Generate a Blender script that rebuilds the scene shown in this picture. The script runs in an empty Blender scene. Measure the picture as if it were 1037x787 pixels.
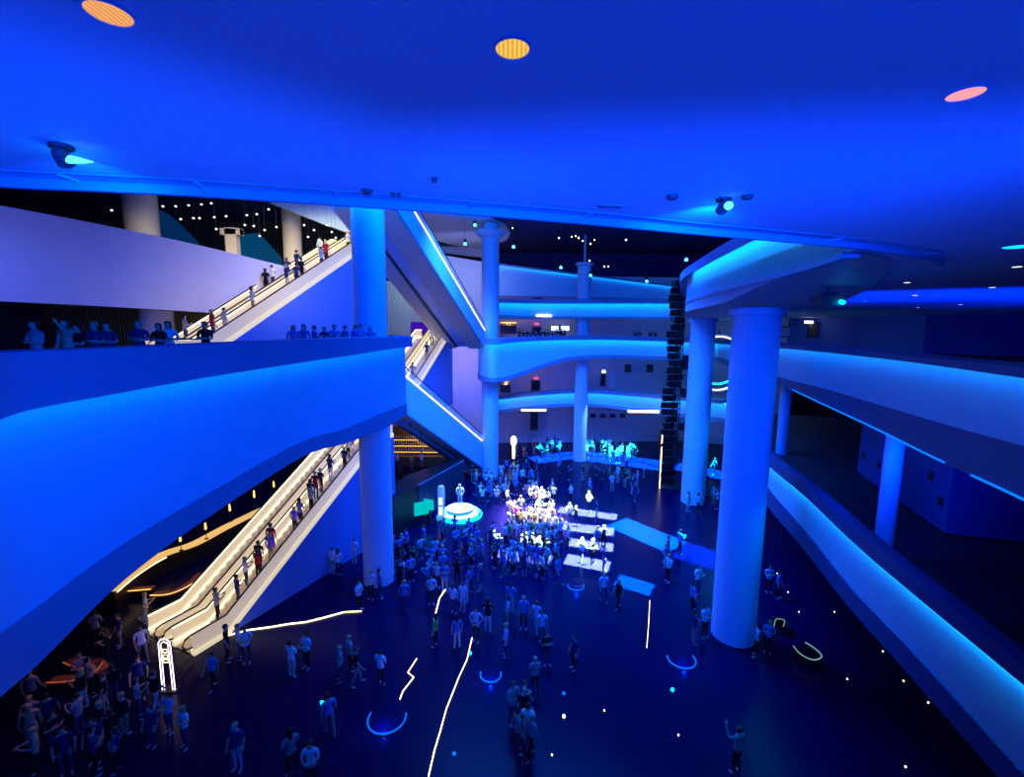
import bpy, bmesh, math, random
from mathutils import Vector, Matrix
random.seed(7)
SC = bpy.context.scene
COL = SC.collection
PI = math.pi

# ---------------------------------------------------------------- camera
FPX = 460.0
TH = math.radians(7.4); RO = math.radians(.45)
CF = Vector((0, math.cos(TH), -math.sin(TH)))
_r0 = Vector((1, 0, 0)); _u0 = Vector((0, math.sin(TH), math.cos(TH)))
CR_ = _r0*math.cos(RO) + _u0*math.sin(RO)
CU = _u0*math.cos(RO) - _r0*math.sin(RO)
CP = Vector((0, 0, 15.0))
cd = bpy.data.cameras.new('camera'); cam = bpy.data.objects.new('camera', cd); COL.objects.link(cam)
cd.sensor_width = 36; cd.sensor_fit = 'HORIZONTAL'; cd.lens = 36*FPX/1037; cd.clip_start = .05; cd.clip_end = 500
m = Matrix.Identity(4)
for i in range(3):
    m[i][0] = CR_[i]; m[i][1] = CU[i]; m[i][2] = -CF[i]; m[i][3] = CP[i]
cam.matrix_world = m
SC.camera = cam
SC.view_settings.view_transform = 'Standard'; SC.view_settings.look = 'None'
SC.view_settings.gamma = 1; SC.view_settings.use_curve_mapping = False
SC.view_settings.exposure = 0.0
SC.cycles.max_bounces = 4; SC.cycles.diffuse_bounces = 2; SC.cycles.glossy_bounces = 2
SC.cycles.caustics_reflective = False; SC.cycles.caustics_refractive = False
SC.cycles.sample_clamp_indirect = 2.0
SC.cycles.use_denoising = True

# surveyed spots: where the line of sight of an image point meets a level or a vertical plane of the hall
def ray(px, py): return CF + CR_*((px-518.5)/FPX) - CU*((py-393.5)/FPX)
def at_z(px, py, z):
    v = ray(px, py); return CP + v*((z-15.0)/v.z)
def at_y(px, py, y):
    v = ray(px, py); return CP + v*(y/v.y)

def project(x, y, z):
    v = Vector((x, y, z))-CP; t = v.dot(CF); return 518.5+FPX*v.dot(CR_)/t, 393.5-FPX*v.dot(CU)/t
def interp(pts, x):
    if x <= pts[0][0]: return pts[0][1]
    for (a, b), (c, d) in zip(pts, pts[1:]):
        if x <= c: return b+(d-b)*(x-a)/(c-a)
    return pts[-1][1]
def height_on(x, y, curve):
    """height at which the upright over (x, y) meets a surveyed edge line"""
    lo, hi = -10., 30.
    for _ in range(40):
        m_ = (lo+hi)/2; p = project(x, y, m_)
        if p[1] > interp(curve, p[0]): lo = m_
        else: hi = m_
    return lo
# ---------------------------------------------------------------- world + lamps
w = bpy.data.worlds.new('world'); SC.world = w; w.use_nodes = True
w.node_tree.nodes['Background'].inputs[0].default_value = (0, .02, .35, 1)
w.node_tree.nodes['Background'].inputs[1].default_value = .04

def area(name, loc, target, sx, sy, power, color, spread=180, cam_vis=True):
    d = bpy.data.lights.new(name, 'AREA'); d.shape = 'RECTANGLE'; d.size = sx; d.size_y = sy
    d.energy = power; d.color = color; d.spread = math.radians(spread)
    o = bpy.data.objects.new(name, d); COL.objects.link(o); o.location = loc
    v = Vector(target)-Vector(loc)
    if abs(v.x) < 1e-6 and abs(v.y) < 1e-6: o.rotation_euler = (0, 0, 0) if v.z < 0 else (PI, 0, 0)
    else: o.rotation_euler = v.to_track_quat('-Z', 'Y').to_euler()
    return o
def spot(name, loc, target, power, color, angle=90, blend=.8, radius=.1):
    d = bpy.data.lights.new(name, 'SPOT'); d.energy = power; d.color = color
    d.spot_size = math.radians(angle); d.spot_blend = blend; d.shadow_soft_size = radius
    o = bpy.data.objects.new(name, d); COL.objects.link(o); o.location = loc
    o.rotation_euler = (Vector(target)-Vector(loc)).to_track_quat('-Z', 'Y').to_euler()
    return o
def point(name, loc, power, color, radius=.1):
    d = bpy.data.lights.new(name, 'POINT'); d.energy = power; d.color = color; d.shadow_soft_size = radius
    o = bpy.data.objects.new(name, d); COL.objects.link(o); o.location = loc; return o
BLUE = (0, .06, 1); DEEP = (0, .03, 1); CYAN = (0, .5, 1); LAV = (.25, .3, 1); WARM = (1, .72, .35); AZURE = (0, .13, 1)
# added fill light, unseen below the camera, to brighten the ceiling
area('ceiling_fill', (1, 0, 9.5), (1, .6, 16), 20, 5, 640, BLUE)
# added frontal fill lights, unseen above the view, shining into the hall
area('front_fill_left', (-1, 2.0, 15.9), (-12, 16, 9), 6, .6, 700, (0, .075, 1), 95)
area('front_fill_far', (2, 2.0, 15.9), (6, 40, 4), 6, .6, 1200, BLUE, 80)
# added unseen fill lights under the roof, hidden by the deep lip
area('roof_fill_front', (0, 24, 23.3), (2, 44, 8), 22, 3, 5200, AZURE)
area('roof_fill_left', (-4, 20, 22.5), (-10, 30, 8), 5, 5, 900, BLUE)
area('roof_fill_right', (6, 26, 22.5), (24, 14, 11), 5, 4, 2000, BLUE)
area('roof_crowd_fill', (0, 32, 23.6), (2, 36, 0), 18, 3, 11500, (.012, .13, 1), 110)

# ---------------------------------------------------------------- materials
MATS = {}
def mat(name, col, rough=.6, emit=None, es=1.0, var=.0, scale=3.0, metal=0, spec=.3, trans=0, alpha=1, bump=0):
    m = bpy.data.materials.new(name); m.use_nodes = True; nt = m.node_tree
    b = nt.nodes['Principled BSDF']
    b.inputs['Base Color'].default_value = (*col, 1); b.inputs['Roughness'].default_value = rough
    b.inputs['Metallic'].default_value = metal; b.inputs['Specular IOR Level'].default_value = spec
    if trans: b.inputs['Transmission Weight'].default_value = trans
    b.inputs['Alpha'].default_value = alpha
    if emit is not None:
        b.inputs['Emission Color'].default_value = (*emit, 1); b.inputs['Emission Strength'].default_value = es
    if var or bump:
        tc = nt.nodes.new('ShaderNodeTexCoord'); n = nt.nodes.new('ShaderNodeTexNoise')
        n.inputs['Scale'].default_value = scale; n.inputs['Detail'].default_value = 4
        nt.links.new(tc.outputs['Object'], n.inputs['Vector'])
        if var:
            mx = nt.nodes.new('ShaderNodeMixRGB'); mx.blend_type = 'MIX'
            mx.inputs[1].default_value = (*[c*(1-var) for c in col], 1)
            mx.inputs[2].default_value = (*[min(1, c*(1+var)) for c in col], 1)
            nt.links.new(n.outputs[0], mx.inputs[0]); nt.links.new(mx.outputs[0], b.inputs['Base Color'])
        if bump:
            bp = nt.nodes.new('ShaderNodeBump'); bp.inputs['Strength'].default_value = bump
            nt.links.new(n.outputs[0], bp.inputs['Height']); nt.links.new(bp.outputs[0], b.inputs['Normal'])
    MATS[name] = m; return m
WHITE = mat('white_paint_blue_lit', (.45, .68, .88), .55, var=.05, scale=.6)  # white paint with the hall's blue light mixed into the base colour
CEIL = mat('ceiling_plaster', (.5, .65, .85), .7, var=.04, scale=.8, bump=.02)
GREYP = mat('grey_paint', (.22, .28, .45), .5, var=.08, scale=1)
SOFF = mat('grey_soffit', (.42, .40, .44), .6, var=.08, scale=1)
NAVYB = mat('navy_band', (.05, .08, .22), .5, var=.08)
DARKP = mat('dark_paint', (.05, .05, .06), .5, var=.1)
BLACK = mat('black_metal', (.012, .012, .015), .4)
ROOF = mat('roof_navy', (.018, .025, .12), .8)
FLOORM = mat('polished_floor', (.003, .002, .036), .26, var=.25, scale=.4, spec=.12)
DFLOOR = mat('dark_floor', (.012, .012, .015), .5, spec=.1)
BEIGE = mat('beige_plaster', (.62, .56, .44), .6, var=.06)
STEEL = mat('brushed_steel', (.6, .6, .6), .35, metal=.6)
RAILM = mat('rubber_handrail', (.03, .02, .02), .35)
STEP = mat('step_metal', (.75, .64, .42), .4, var=.1, scale=6)
PANEL = mat('frosted_glass', (.6, .52, .36), .3, (1, .80, .42), .42)
SKIRT = mat('lit_skirt_panel', (.5, .42, .26), .3, (1, .84, .46), .7)
ESCW = mat('deep_blue_cladding', (.10, .2, .55), .6, var=.05)
STONE = mat('lavender_plaster', (.75, .73, .8), .7, var=.05, scale=1)
LEDC = mat('cyan_led', (0, 0, 0), .5, (0, .42, 1), 19)
LEDCS = mat('cyan_led_soft', (0, 0, 0), .5, (0, .30, 1), 9)
LEDB = mat('blue_led', (0, 0, 0), .5, (.0, .16, 1), 1.6)
LEDW = mat('warm_led', (0, 0, 0), .5, (1, .80, .42), 4)
LEDWH = mat('white_led', (0, 0, 0), .5, (.9, .9, 1), 4)
PINKL = mat('pink_lamp', (0, 0, 0), .5, (1, .38, .42), 1.0)
YELL = mat('yellow_lamp', (0, 0, 0), .5, (1, .62, .10), 1.05)
YELD = mat('yellow_lamp_louvre', (0, 0, 0), .5, (.9, .40, .02), .9)
STARM = mat('star_lamp', (0, 0, 0), .5, (1, .85, .6), 3)
BSTAR = mat('blue_star_lamp', (0, 0, 0), .5, (.05, .4, 1), 6)
REDE = mat('exit_red', (0, 0, 0), .5, (1, .05, .12), 2.5)
GOLD = mat('amber_glow', (0, 0, 0), .5, (1, .55, .12), 2.2)
ORNG = mat('orange_glow', (0, 0, 0), .5, (.8, .16, .03), .5)
SCRW = mat('white_screen', (0, 0, 0), .5, (.6, .75, 1), 1.6)
SCRT = mat('teal_screen', (0, 0, 0), .5, (.0, .62, .62), .9)
SCRP = mat('purple_screen', (0, 0, 0), .5, (.05, .0, .45), .8)
SKINM = mat('skin', (.55, .36, .27), .6)
HAIRM = mat('hair', (.03, .02, .015), .6)
SHOEM = mat('shoes', (.4, .4, .4), .6)
PLAT = mat('platform_glow', (.4, .6, .65), .3, (.1, .6, .75), .35)

def cloth(name, mode):
    m = bpy.data.materials.new(name); m.use_nodes = True; nt = m.node_tree; b = nt.nodes['Principled BSDF']
    b.inputs['Roughness'].default_value = .85; b.inputs['Specular IOR Level'].default_value = .1
    oi = nt.nodes.new('ShaderNodeObjectInfo')
    if mode == 'shirt': nt.links.new(oi.outputs['Color'], b.inputs['Base Color'])
    else:
        r = nt.nodes.new('ShaderNodeValToRGB'); r.color_ramp.interpolation = 'CONSTANT'
        cols = [(0, (.01, .012, .02)), (.35, (.03, .05, .12)), (.6, (.3, .25, .18)), (.7, (.02, .02, .02)), (.88, (.5, .5, .5))]
        e = r.color_ramp.elements
        while len(e) < len(cols): e.new(.5)
        for k, (p, c) in enumerate(cols): e[k].position = p; e[k].color = (*c, 1)
        nt.links.new(oi.outputs['Random'], r.inputs[0]); nt.links.new(r.outputs[0], b.inputs['Base Color'])
    return m
SHIRT = cloth('shirt_cloth', 'shirt'); TROUS = cloth('trouser_cloth', 'trousers')

# ---------------------------------------------------------------- helpers
class MB:
    def __init__(s): s.v = []; s.f = []; s.mi = []
    def quadstrip(s, A, B, closed=False, mi=0):
        n = len(A); o = len(s.v); s.v += [tuple(p) for p in A]+[tuple(p) for p in B]
        for i in range(n if closed else n-1):
            j = (i+1) % n; s.f.append((o+i, o+j, o+n+j, o+n+i)); s.mi.append(mi)
    def loft(s, rings, closed_ring=True, caps=True, mi=0):
        n = len(rings[0]); o = len(s.v)
        for r in rings: s.v += [tuple(p) for p in r]
        for k in range(len(rings)-1):
            for i in range(n if closed_ring else n-1):
                j = (i+1) % n; s.f.append((o+k*n+i, o+k*n+j, o+(k+1)*n+j, o+(k+1)*n+i)); s.mi.append(mi)
        if caps and closed_ring:
            s.f.append(tuple(o+i for i in range(n))[::-1]); s.f.append(tuple(o+(len(rings)-1)*n+i for i in range(n))); s.mi += [mi, mi]
    def box(s, c, sz, rz=0, mi=0, rx=0):
        hx, hy, hz = [q/2 for q in sz]; o = len(s.v); M = Matrix.Rotation(rz, 3, 'Z') @ Matrix.Rotation(rx, 3, 'X')
        for z in (-hz, hz):
            for x, y in ((-hx, -hy), (hx, -hy), (hx, hy), (-hx, hy)):
                s.v.append(tuple(Vector(c) + M @ Vector((x, y, z))))
        for f in ((0, 3, 2, 1), (4, 5, 6, 7), (0, 1, 5, 4), (1, 2, 6, 5), (2, 3, 7, 6), (3, 0, 4, 7)):
            s.f.append(tuple(o+i for i in f)); s.mi.append(mi)
    def prism(s, pts, z0, z1, mi=0):
        n = len(pts); o = len(s.v)
        s.v += [(p[0], p[1], z0) for p in pts]+[(p[0], p[1], z1) for p in pts]
        s.f.append(tuple(range(o, o+n))[::-1]); s.f.append(tuple(range(o+n, o+2*n))); s.mi += [mi, mi]
        for i in range(n):
            j = (i+1) % n; s.f.append((o+i, o+j, o+n+j, o+n+i)); s.mi.append(mi)
    def lathe(s, c, prof, n=28, mi=0):
        rings = [[(c[0]+r*math.cos(2*PI*k/n), c[1]+r*math.sin(2*PI*k/n), c[2]+z) for k in range(n)] for r, z in prof]
        s.loft(rings, mi=mi)
    def tube(s, pts, r, n=8, mi=0):
        pts = [Vector(p) for p in pts]; rings = []
        for i, p in enumerate(pts):
            t = (pts[min(i+1, len(pts)-1)]-pts[max(i-1, 0)]).normalized()
            a = t.cross(Vector((0, 0, 1)))
            if a.length < .05: a = t.cross(Vector((1, 0, 0)))
            a.normalize(); b = t.cross(a); rr = r[i] if isinstance(r, (list, tuple)) else r
            rings.append([p + a*rr*math.cos(2*PI*k/n) + b*rr*math.sin(2*PI*k/n) for k in range(n)])
        s.loft(rings, mi=mi)
    def build(s, name, mats, parent=None, smooth=False):
        me = bpy.data.meshes.new(name); me.from_pydata(s.v, [], s.f)
        for mm in (mats if isinstance(mats, (list, tuple)) else [mats]): me.materials.append(mm)
        for p, k in zip(me.polygons, s.mi): p.material_index = k
        bm = bmesh.new(); bm.from_mesh(me); bmesh.ops.recalc_face_normals(bm, faces=bm.faces); bm.to_mesh(me); bm.free()
        if smooth:
            for p in me.polygons: p.use_smooth = True
            try: me.set_sharp_from_angle(angle=math.radians(40))
            except Exception: pass
        o = bpy.data.objects.new(name, me); COL.objects.link(o)
        if parent:
            o.parent = parent; o.matrix_parent_inverse = Matrix.Translation(parent.location).inverted() if parent.rotation_euler.z == 0 else parent.matrix_basis.inverted()
        return o
def tag(o, label=None, cat=None, group=None, kind=None):
    if label: o['label'] = label
    if cat: o['category'] = cat
    if group: o['group'] = group
    if kind: o['kind'] = kind
    return o
def thing(name, loc, label, cat, group=None):
    o = bpy.data.objects.new(name, None); COL.objects.link(o); o.location = loc; o.empty_display_size = .2
    return tag(o, label, cat, group)
def struct(o): o['kind'] = 'structure'; return o
def crom(P, n):
    out = []
    for i in range(len(P)-1):
        p0 = P[max(i-1, 0)]; p1 = P[i]; p2 = P[i+1]; p3 = P[min(i+2, len(P)-1)]
        for k in range(n):
            t = k/n
            out.append(tuple(.5*((2*b)+(-a+c)*t+(2*a-5*b+4*c-d)*t*t+(-a+3*b-3*c+d)*t**3) for a, b, c, d in zip(p0, p1, p2, p3)))
    out.append(tuple(P[-1])); return out

# ---------------------------------------------------------------- floor, roof, walls
b = MB(); b.box((0, 25, -.25), (110, 90, .5)); struct(b.build('floor', FLOORM))
b = MB(); b.box((0, 37, 25.6), (100, 60, .4)); o = struct(b.build('ceiling', ROOF))
b = MB(); b.prism([(-15, 58.2), (24, 61), (34, 56.5), (34, 57), (24, 61.5), (-15, 58.8)], 0, 21.9); struct(b.build('wall_back', STONE))
b = MB(); b.prism([(-15, 64), (46, 64), (46, 64.4), (-15, 64.4)], 0, 25.4); struct(b.build('wall_far', ROOF))
b = MB(); b.prism([(34, 56.3), (36, 40), (42, 36), (60, 28), (60.3, 28.4), (42.2, 36.6), (36.4, 40.4), (34.4, 56.5)], 13.2, 16.7); struct(b.build('wall_right', mat('blue_wall', (.10, .16, .5), .7, var=.05)))
b = MB(); b.box((-55, 25, 12.8), (.4, 90, 25.6)); struct(b.build('wall_left', ROOF))
# soffit + lip of our own level
lip = [at_z(x, y, 16.6) for x, y in [(-160, 178), (0, 190), (100, 194.5), (210, 200), (370, 210.5), (520, 221.5), (620, 230), (700, 237.5), (800, 246), (868, 252)]]
lipxy = [(p.x, p.y) for p in lip]
far = [(6.75, 9.5), (7.05, 10.6), (7.4, 12.5), (7.6, 14.3), (7.95, 16.8), (8.4, 19.7), (9.35, 24.6), (10.9, 29), (13.2, 35), (15.6, 40), (17.3, 44)]
FARS = crom(far, 4)
out = [(-45, -8), (-45, 3)] + [tuple(p) for p in crom(lipxy, 4)] + FARS + [(21, 49.5), (24, 60.7), (34, 56.4), (36, 40), (42, 36), (60, 28), (60, -8)]
b = MB(); b.prism(out, 16.6, 17.2); o = b.build('ceiling', CEIL)
bm = bmesh.new(); bm.from_mesh(o.data); bmesh.ops.triangulate(bm, faces=[f for f in bm.faces if len(f.verts) > 4]); bm.to_mesh(o.data); bm.free(); struct(o)

# ceiling lip trim: deep ring that runs past the opening
trim = [at_z(x, y, 16.5) for x, y in [(-160, 179), (0, 190), (100, 194.5), (210, 200), (370, 210.5), (520, 221.5), (620, 230), (700, 237.5), (800, 246), (868, 252.5), (912, 258.5), (940, 264), (953, 269.5)]]
tl = crom([(p.x, p.y) for p in trim], 6)
def offs(pl, d):
    r = []
    for i, p in enumerate(pl):
        a = Vector(pl[max(i-1, 0)][:2]); c = Vector(pl[min(i+1, len(pl)-1)][:2]); t = (c-a).normalized(); n = Vector((-t.y, t.x))
        r.append((p[0]+n.x*d, p[1]+n.y*d))
    return r
b = MB(); A = offs(tl, .02); B = offs(tl, -.05)
b.loft([[(p[0], p[1], 16.5), (q[0], q[1], 16.5), (q[0], q[1], 16.62), (p[0], p[1], 16.62)] for p, q in zip(A, B)]); struct(b.build('trim_1', GREYP))
b = MB(); A = offs(tl[:-8], -.30); B = offs(tl[:-8], -.33)
b.loft([[(p[0], p[1], 16.585), (q[0], q[1], 16.585), (q[0], q[1], 16.62), (p[0], p[1], 16.62)] for p, q in zip(A, B)]); struct(b.build('trim_2', GREYP))
b = MB(); A = offs(tl, -.05); B = offs(tl, -.30)
for px in (75, 210, 340, 470, 592, 838, 932):
    best = min(range(len(tl)), key=lambda i: abs((CP.x+0) + 518.5 + FPX*(tl[i][0]/(tl[i][1]*math.cos(TH)-1.5*math.sin(TH))) - px))
    p, q = Vector(A[best]), Vector(B[best]); mid = (p+q)/2; an = math.atan2((q-p).y, (q-p).x)
    b.box((mid.x, mid.y, 16.59), (.25, .025, .03), an)
struct(b.build('trim_3', WHITE))
# darker ring panel in the soffit of the level opposite
rp = [at_z(x, y, 16.595) for x, y in [(869, 255.5), (892, 259), (903, 265), (899, 274), (884, 283), (855, 292), (812, 301.5), (770, 309), (740, 313)]]
ring = [(p[0], p[1]) for p in crom([tuple(p) for p in rp], 3)] + [(14.2, 30), (18.2, 36), (20.5, 41), (20, 44)]
poly = ring + [(17.25, 43.6)] + FARS[-2:0:-1]
b = MB(); b.prism(poly, 16.55, 16.62)
def sag(y): q = max(0, min(1, (y-11)/8)); return 16.575-.53*q*q*(3-2*q)
b.v = [(v[0], v[1], sag(v[1]) if v[2] < 16.6 else v[2]) for v in b.v]; o = b.build('trim_4', SOFF)
bm = bmesh.new(); bm.from_mesh(o.data); bmesh.ops.triangulate(bm, faces=[f for f in bm.faces if len(f.verts) > 4]); bm.to_mesh(o.data); bm.free(); struct(o)

# ---------------------------------------------------------------- balconies
def balcony(label, rows, W, side=1, led=LEDC, capm=GREYP, apm=GREYP, fasm=WHITE, bled=None, slabz=None, n=5, capout=.5, lines=None, name='balcony', wy=False, lip=.09, ledto=1.0):
    """rows: top, cap foot, fascia foot, apron foot heights in the hall; plan from the survey"""
    R = []
    cur = [r for r in rows if r[0] != 'w']
    curves = [sorted((r[0], r[k]) for r in cur) for k in (2, 3, 4)]
    if lines: curves[1], curves[2] = lines
    for r in rows:
        if r[0] == 'w': _, x, y, z0, z1, z2, z3 = r
        else:
            px, a, c, d, e, yy = r
            P = at_y(px, a, yy); x, y = P.x, P.y; z0 = P.z; z1, z2, z3 = [height_on(x, y, cv) for cv in curves]
        R.append((x, y, z0, z1, z2, z3))
    R = crom(R, n); xy = [(r[0], r[1]) for r in R]
    t = thing(name, (R[0][0], R[0][1], R[0][5]), label, 'balcony')
    def off(d): return offs(xy, d*side)
    o_, i_, f_, i2 = off(-capout), off(.28), off(0), off(.18)
    l2 = off(-capout+.03); oo = off(-capout+.04); b = MB()
    b.loft([[(*o_[k], r[3]-lip), (*o_[k], r[2]-.03), (*oo[k], r[2]), (*i_[k], r[2]), (*i_[k], r[3]), (*l2[k], r[3]), (*l2[k], r[3]-lip)] for k, r in enumerate(R)])
    pc = b.build('parapet_cap', capm, t, True)
    b = MB(); b.loft([[(*f_[k], r[4]), (*f_[k], r[3]), (*i2[k], r[3]), (*i2[k], r[4])] for k, r in enumerate(R)]); b.build('fascia', fasm, t, True)
    a_, a2 = off(-.05), off(.25)
    b = MB(); b.loft([[(*a_[k], r[5]), (*a_[k], r[4]), (*a2[k], r[4]), (*a2[k], r[5])] for k, r in enumerate(R)]); lbd = b.build('lower_band', apm, t, True)
    if led:
        s1, s2 = off(-capout+.07), off(-capout+.17)
        b = MB(); b.loft([[(*s1[k], r[3]-.05), (*s1[k], r[3]-.003), (*s2[k], r[3]-.003), (*s2[k], r[3]-.05)] for k, r in enumerate(R) if k <= ledto*len(R)]); b.build('light_strip', led, pc)
    if bled:
        s1, s2 = off(-.09), off(-.05)
        for a, c in bled:
            q = range(int(a*(len(R)-1)), int(c*(len(R)-1))+1)
            b = MB(); b.loft([[(*s1[k], R[k][5]), (*s1[k], R[k][5]+.035), (*s2[k], R[k][5]+.035), (*s2[k], R[k][5])] for k in q]); b.build('edge_light', LEDB, lbd)
    if W:
        w_ = [(p[0], p[1]+W) for p in xy] if wy else off(W)
        b = MB()
        b.loft([[(*i2[k], max(r[4], r[5])+.02), (*i2[k], r[2]-1.1), (*w_[k], r[2]-1.1), (*w_[k], max(r[4], r[5])+.02)] for k, r in enumerate(R)]); b.build('floor_slab', slabz or SOFF, t)
    return t, R
# the big one at left, level 3
LB, LBR = balcony('huge sweeping blue balcony front at left, sagging low in the foreground',
    [(-150, 360, 450, 800, 850, 7.6), (-60, 357.5, 430, 705, 765, 8.7), (0, 355, 412, 640, 702, 9.9), (100, 351.5, 395, 573, 606, 12), (200, 347.5, 378.5, 510, 537, 14.8), (300, 343.5, 364, 456, 476, 18.4), (345, 342, 358, 434, 454, 20.5), (385, 341, 352, 421, 436, 22.8), (410, 340.3, 349, 410, 421, 24.5)],
    9, 1, led=LEDCS, fasm=WHITE, lines=([(-110, 725), (0, 641), (59, 599), (124, 551), (188, 514), (247, 477), (294, 451), (335, 438), (365, 430), (391, 416), (410, 409)], [(-110, 810), (0, 704), (45, 665), (130, 582), (168, 558.5), (229, 509), (282, 474), (317, 457), (367, 444.6), (391, 433), (402, 424), (414, 418)]))
# level 3 back and right in one run
balcony('wavy cyan-lit balcony across the back at eye level, bulging down at its left end',
    [('w', -3.6, 48.5, 14.35, 13.9, 10.6, 10.1), (484.5, 342.5, 347, 379, 384, 45.5), (490, 343, 347.5, 381, 386, 44.0), (500, 343, 348, 383, 387, 43.4), (512, 342, 346.5, 381.5, 386, 44.6), (530, 341, 345, 376, 380, 46.4), (552, 340.5, 344, 368, 372, 48), (580, 340, 343.5, 361, 365, 49), (620, 340, 343.5, 359.5, 363.5, 49.5), (670, 341, 345, 361, 365, 48.5), (700, 342.5, 346, 361.5, 366, 46), (728, 344, 347.5, 361.5, 366, 42)],
    7.5, 1, led=LEDC, wy=True)
balcony('blue balcony front running along the right side at eye level with dashed light line below',
    [(728, 344, 347.5, 361.5, 366, 42), (750, 345, 348.5, 369, 374, 34), (788, 347, 350.5, 382, 388, 24.5), (840, 350.5, 354.5, 395, 412, 19), (900, 355.5, 360, 413, 440, 14.5), (960, 361.5, 366.5, 431, 470, 11.5), (1037, 368.5, 376, 452, 505, 9), (1120, 376, 386, 475, 545, 7.4), (1250, 390, 402, 510, 605, 5.8)],
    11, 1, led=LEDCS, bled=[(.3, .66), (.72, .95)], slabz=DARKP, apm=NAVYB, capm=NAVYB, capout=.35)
# level 4
balcony('cyan-lit upper balcony across the back of the hall under the dark roof',
    [(491, 302.5, 306, 319, 322.5, 49.2), (502, 302.5, 306, 319, 322.5, 49), (540, 303, 307, 320, 323, 50), (600, 303, 307, 320.5, 323, 50), (650, 303, 307, 321, 323.5, 50), (690, 303.5, 307, 321, 323.5, 48)],
    6.5, 1, led=LEDC, wy=True)
tR = [('w', x, y, 18.12, 17.9, 16.62, 16.5) for x, y in far]
balcony('upper balcony opposite the ceiling lip at right with bright cyan front', tR, 3, -1, led=LEDC, n=4, slabz=WHITE, lip=.2, capout=.4, ledto=.58)
# level 2
balcony('lower cyan-lit balcony across the back just above the ground-floor crowd',
    [(496, 402, 404.5, 416.5, 419.5, 48.6), (508, 400.5, 403, 415, 418, 49.5), (540, 396.5, 399.5, 411, 414.5, 52), (590, 394, 397, 408.5, 411.5, 53.3), (640, 397, 400, 413, 416, 51.5), (690, 401.5, 404.5, 419, 423, 46.5), (738, 404.5, 408, 424, 428, 41)],
    7.5, 1, led=LEDC, wy=True)
balcony('lowest balcony on the right, a long cyan band sweeping down towards the viewer',
    [(738, 404.5, 408, 424, 428, 41), (757, 425, 431, 452, 466, 32), (776, 456, 464, 493, 513, 24.8), (820, 490, 501, 542, 562, 19.3), (871, 535, 548, 606, 628, 15), (930, 583, 597, 665, 692, 12), (1037, 667, 683, 783, 815, 9.3), (1120, 735, 752, 870, 905, 8), (1250, 850, 880, 1000, 1040, 6.8)],
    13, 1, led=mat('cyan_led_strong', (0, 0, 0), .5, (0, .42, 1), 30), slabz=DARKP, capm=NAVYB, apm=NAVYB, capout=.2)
# level 5 band at the back with thin light line
balcony('plain blue top-floor wall band at the back, below the black roof',
    [(493, 265.5, 267, 299, 301, 53), (600, 278.5, 280, 301, 302, 55), (680, 289, 290, 303, 304, 55.5), (715, 293, 294, 303, 304, 54)],
    0, 1, led=LEDCS, capout=.25)

# ---------------------------------------------------------------- columns
def column(base, r, z0, z1, label, capital=None, mt=WHITE, kind='column'):
    t = thing(kind, (base[0], base[1], z0), label, 'column')
    b = MB(); b.lathe((base[0], base[1], 0), [(r*1.0, z0), (r, z1)], 40); b.build('shaft', mt, t, True)
    if capital:
        b = MB(); b.lathe((base[0], base[1], 0), capital, 40); b.build('capital', mt, t, True)
    return t
column((-7.9, 25.6), .88, 0, 25.4, 'tall blue column left of centre standing in the crowd, passing the left balcony end')
column((11.1, 20.9), 1.0, 0, 15.7, 'thickest blue column at right, foremost in front of the right balconies', [(1.1, 15.7), (1.18, 15.72), (1.18, 16.0), (1.1, 16.0), (1.1, 16.2)])
column((16.1, 38.7), 1.0, 0, 15.7, 'blue column right of the black screen tower, just behind the thickest one', [(1.15, 15.7), (1.15, 16.0), (1.1, 16.0), (1.1, 16.2)])
column((-2.2, 45.6), .85, 0, 24.0, 'blue column with a flared lit top at the left end of the back balconies', [(.85, 23.7), (1.35, 24.1), (1.45, 24.25), (1.45, 24.4), (.7, 24.42), (.7, 25.1)])
column((7.9, 51.4), .75, 0, 22.0, 'slim blue column in the middle of the back balconies', [(.75, 21.9), (1.0, 22.05), (1.0, 22.3), (.3, 22.35), (.12, 22.4), (.12, 25.3)])
column((13.4, 15.5), .28, 7.3, 12.4, 'thin blue post on the lowest right balcony in front of the dark blue block')
column((16.8, 27.6), .3, 7.3, 12.9, 'thin blue post on the lowest right balcony just right of the thickest column')
for px, yb, yt, Y, wpx, lab in ((146, 250, 190, 34, 28, 'beige column behind the far left end of the white sloping parapet'), (298, 280, 205, 38, 17, 'beige column beside the top of the upper escalators'), (161, 345, 300, 30, 28, 'pale column under the white sloping parapet')):
    p = at_y(px, yb, Y); q = at_y(px, yt, Y); column((p.x, p.y), wpx/2/FPX*Y, p.z-2, max(q.z, p.z)+1.5, lab, mt=BEIGE if Y != 30 else STONE)
p = at_y(237, 265, 36)
t = thing('column', (p.x, p.y, p.z-2), 'beige T-shaped pier with square arms behind the white parapet', 'column')
b = MB(); b.box((p.x, p.y, p.z), (.85, .5, 5)); b.build('pier', BEIGE, t)
b = MB(); b.box((p.x, p.y, p.z+2.2), (1.5, .5, .4)); b.box((p.x-.6, p.y-.05, p.z+2.2), (.3, .5, .5)); b.box((p.x+.6, p.y-.05, p.z+2.2), (.3, .5, .5)); b.build('arm', BEIGE, t)

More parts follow.
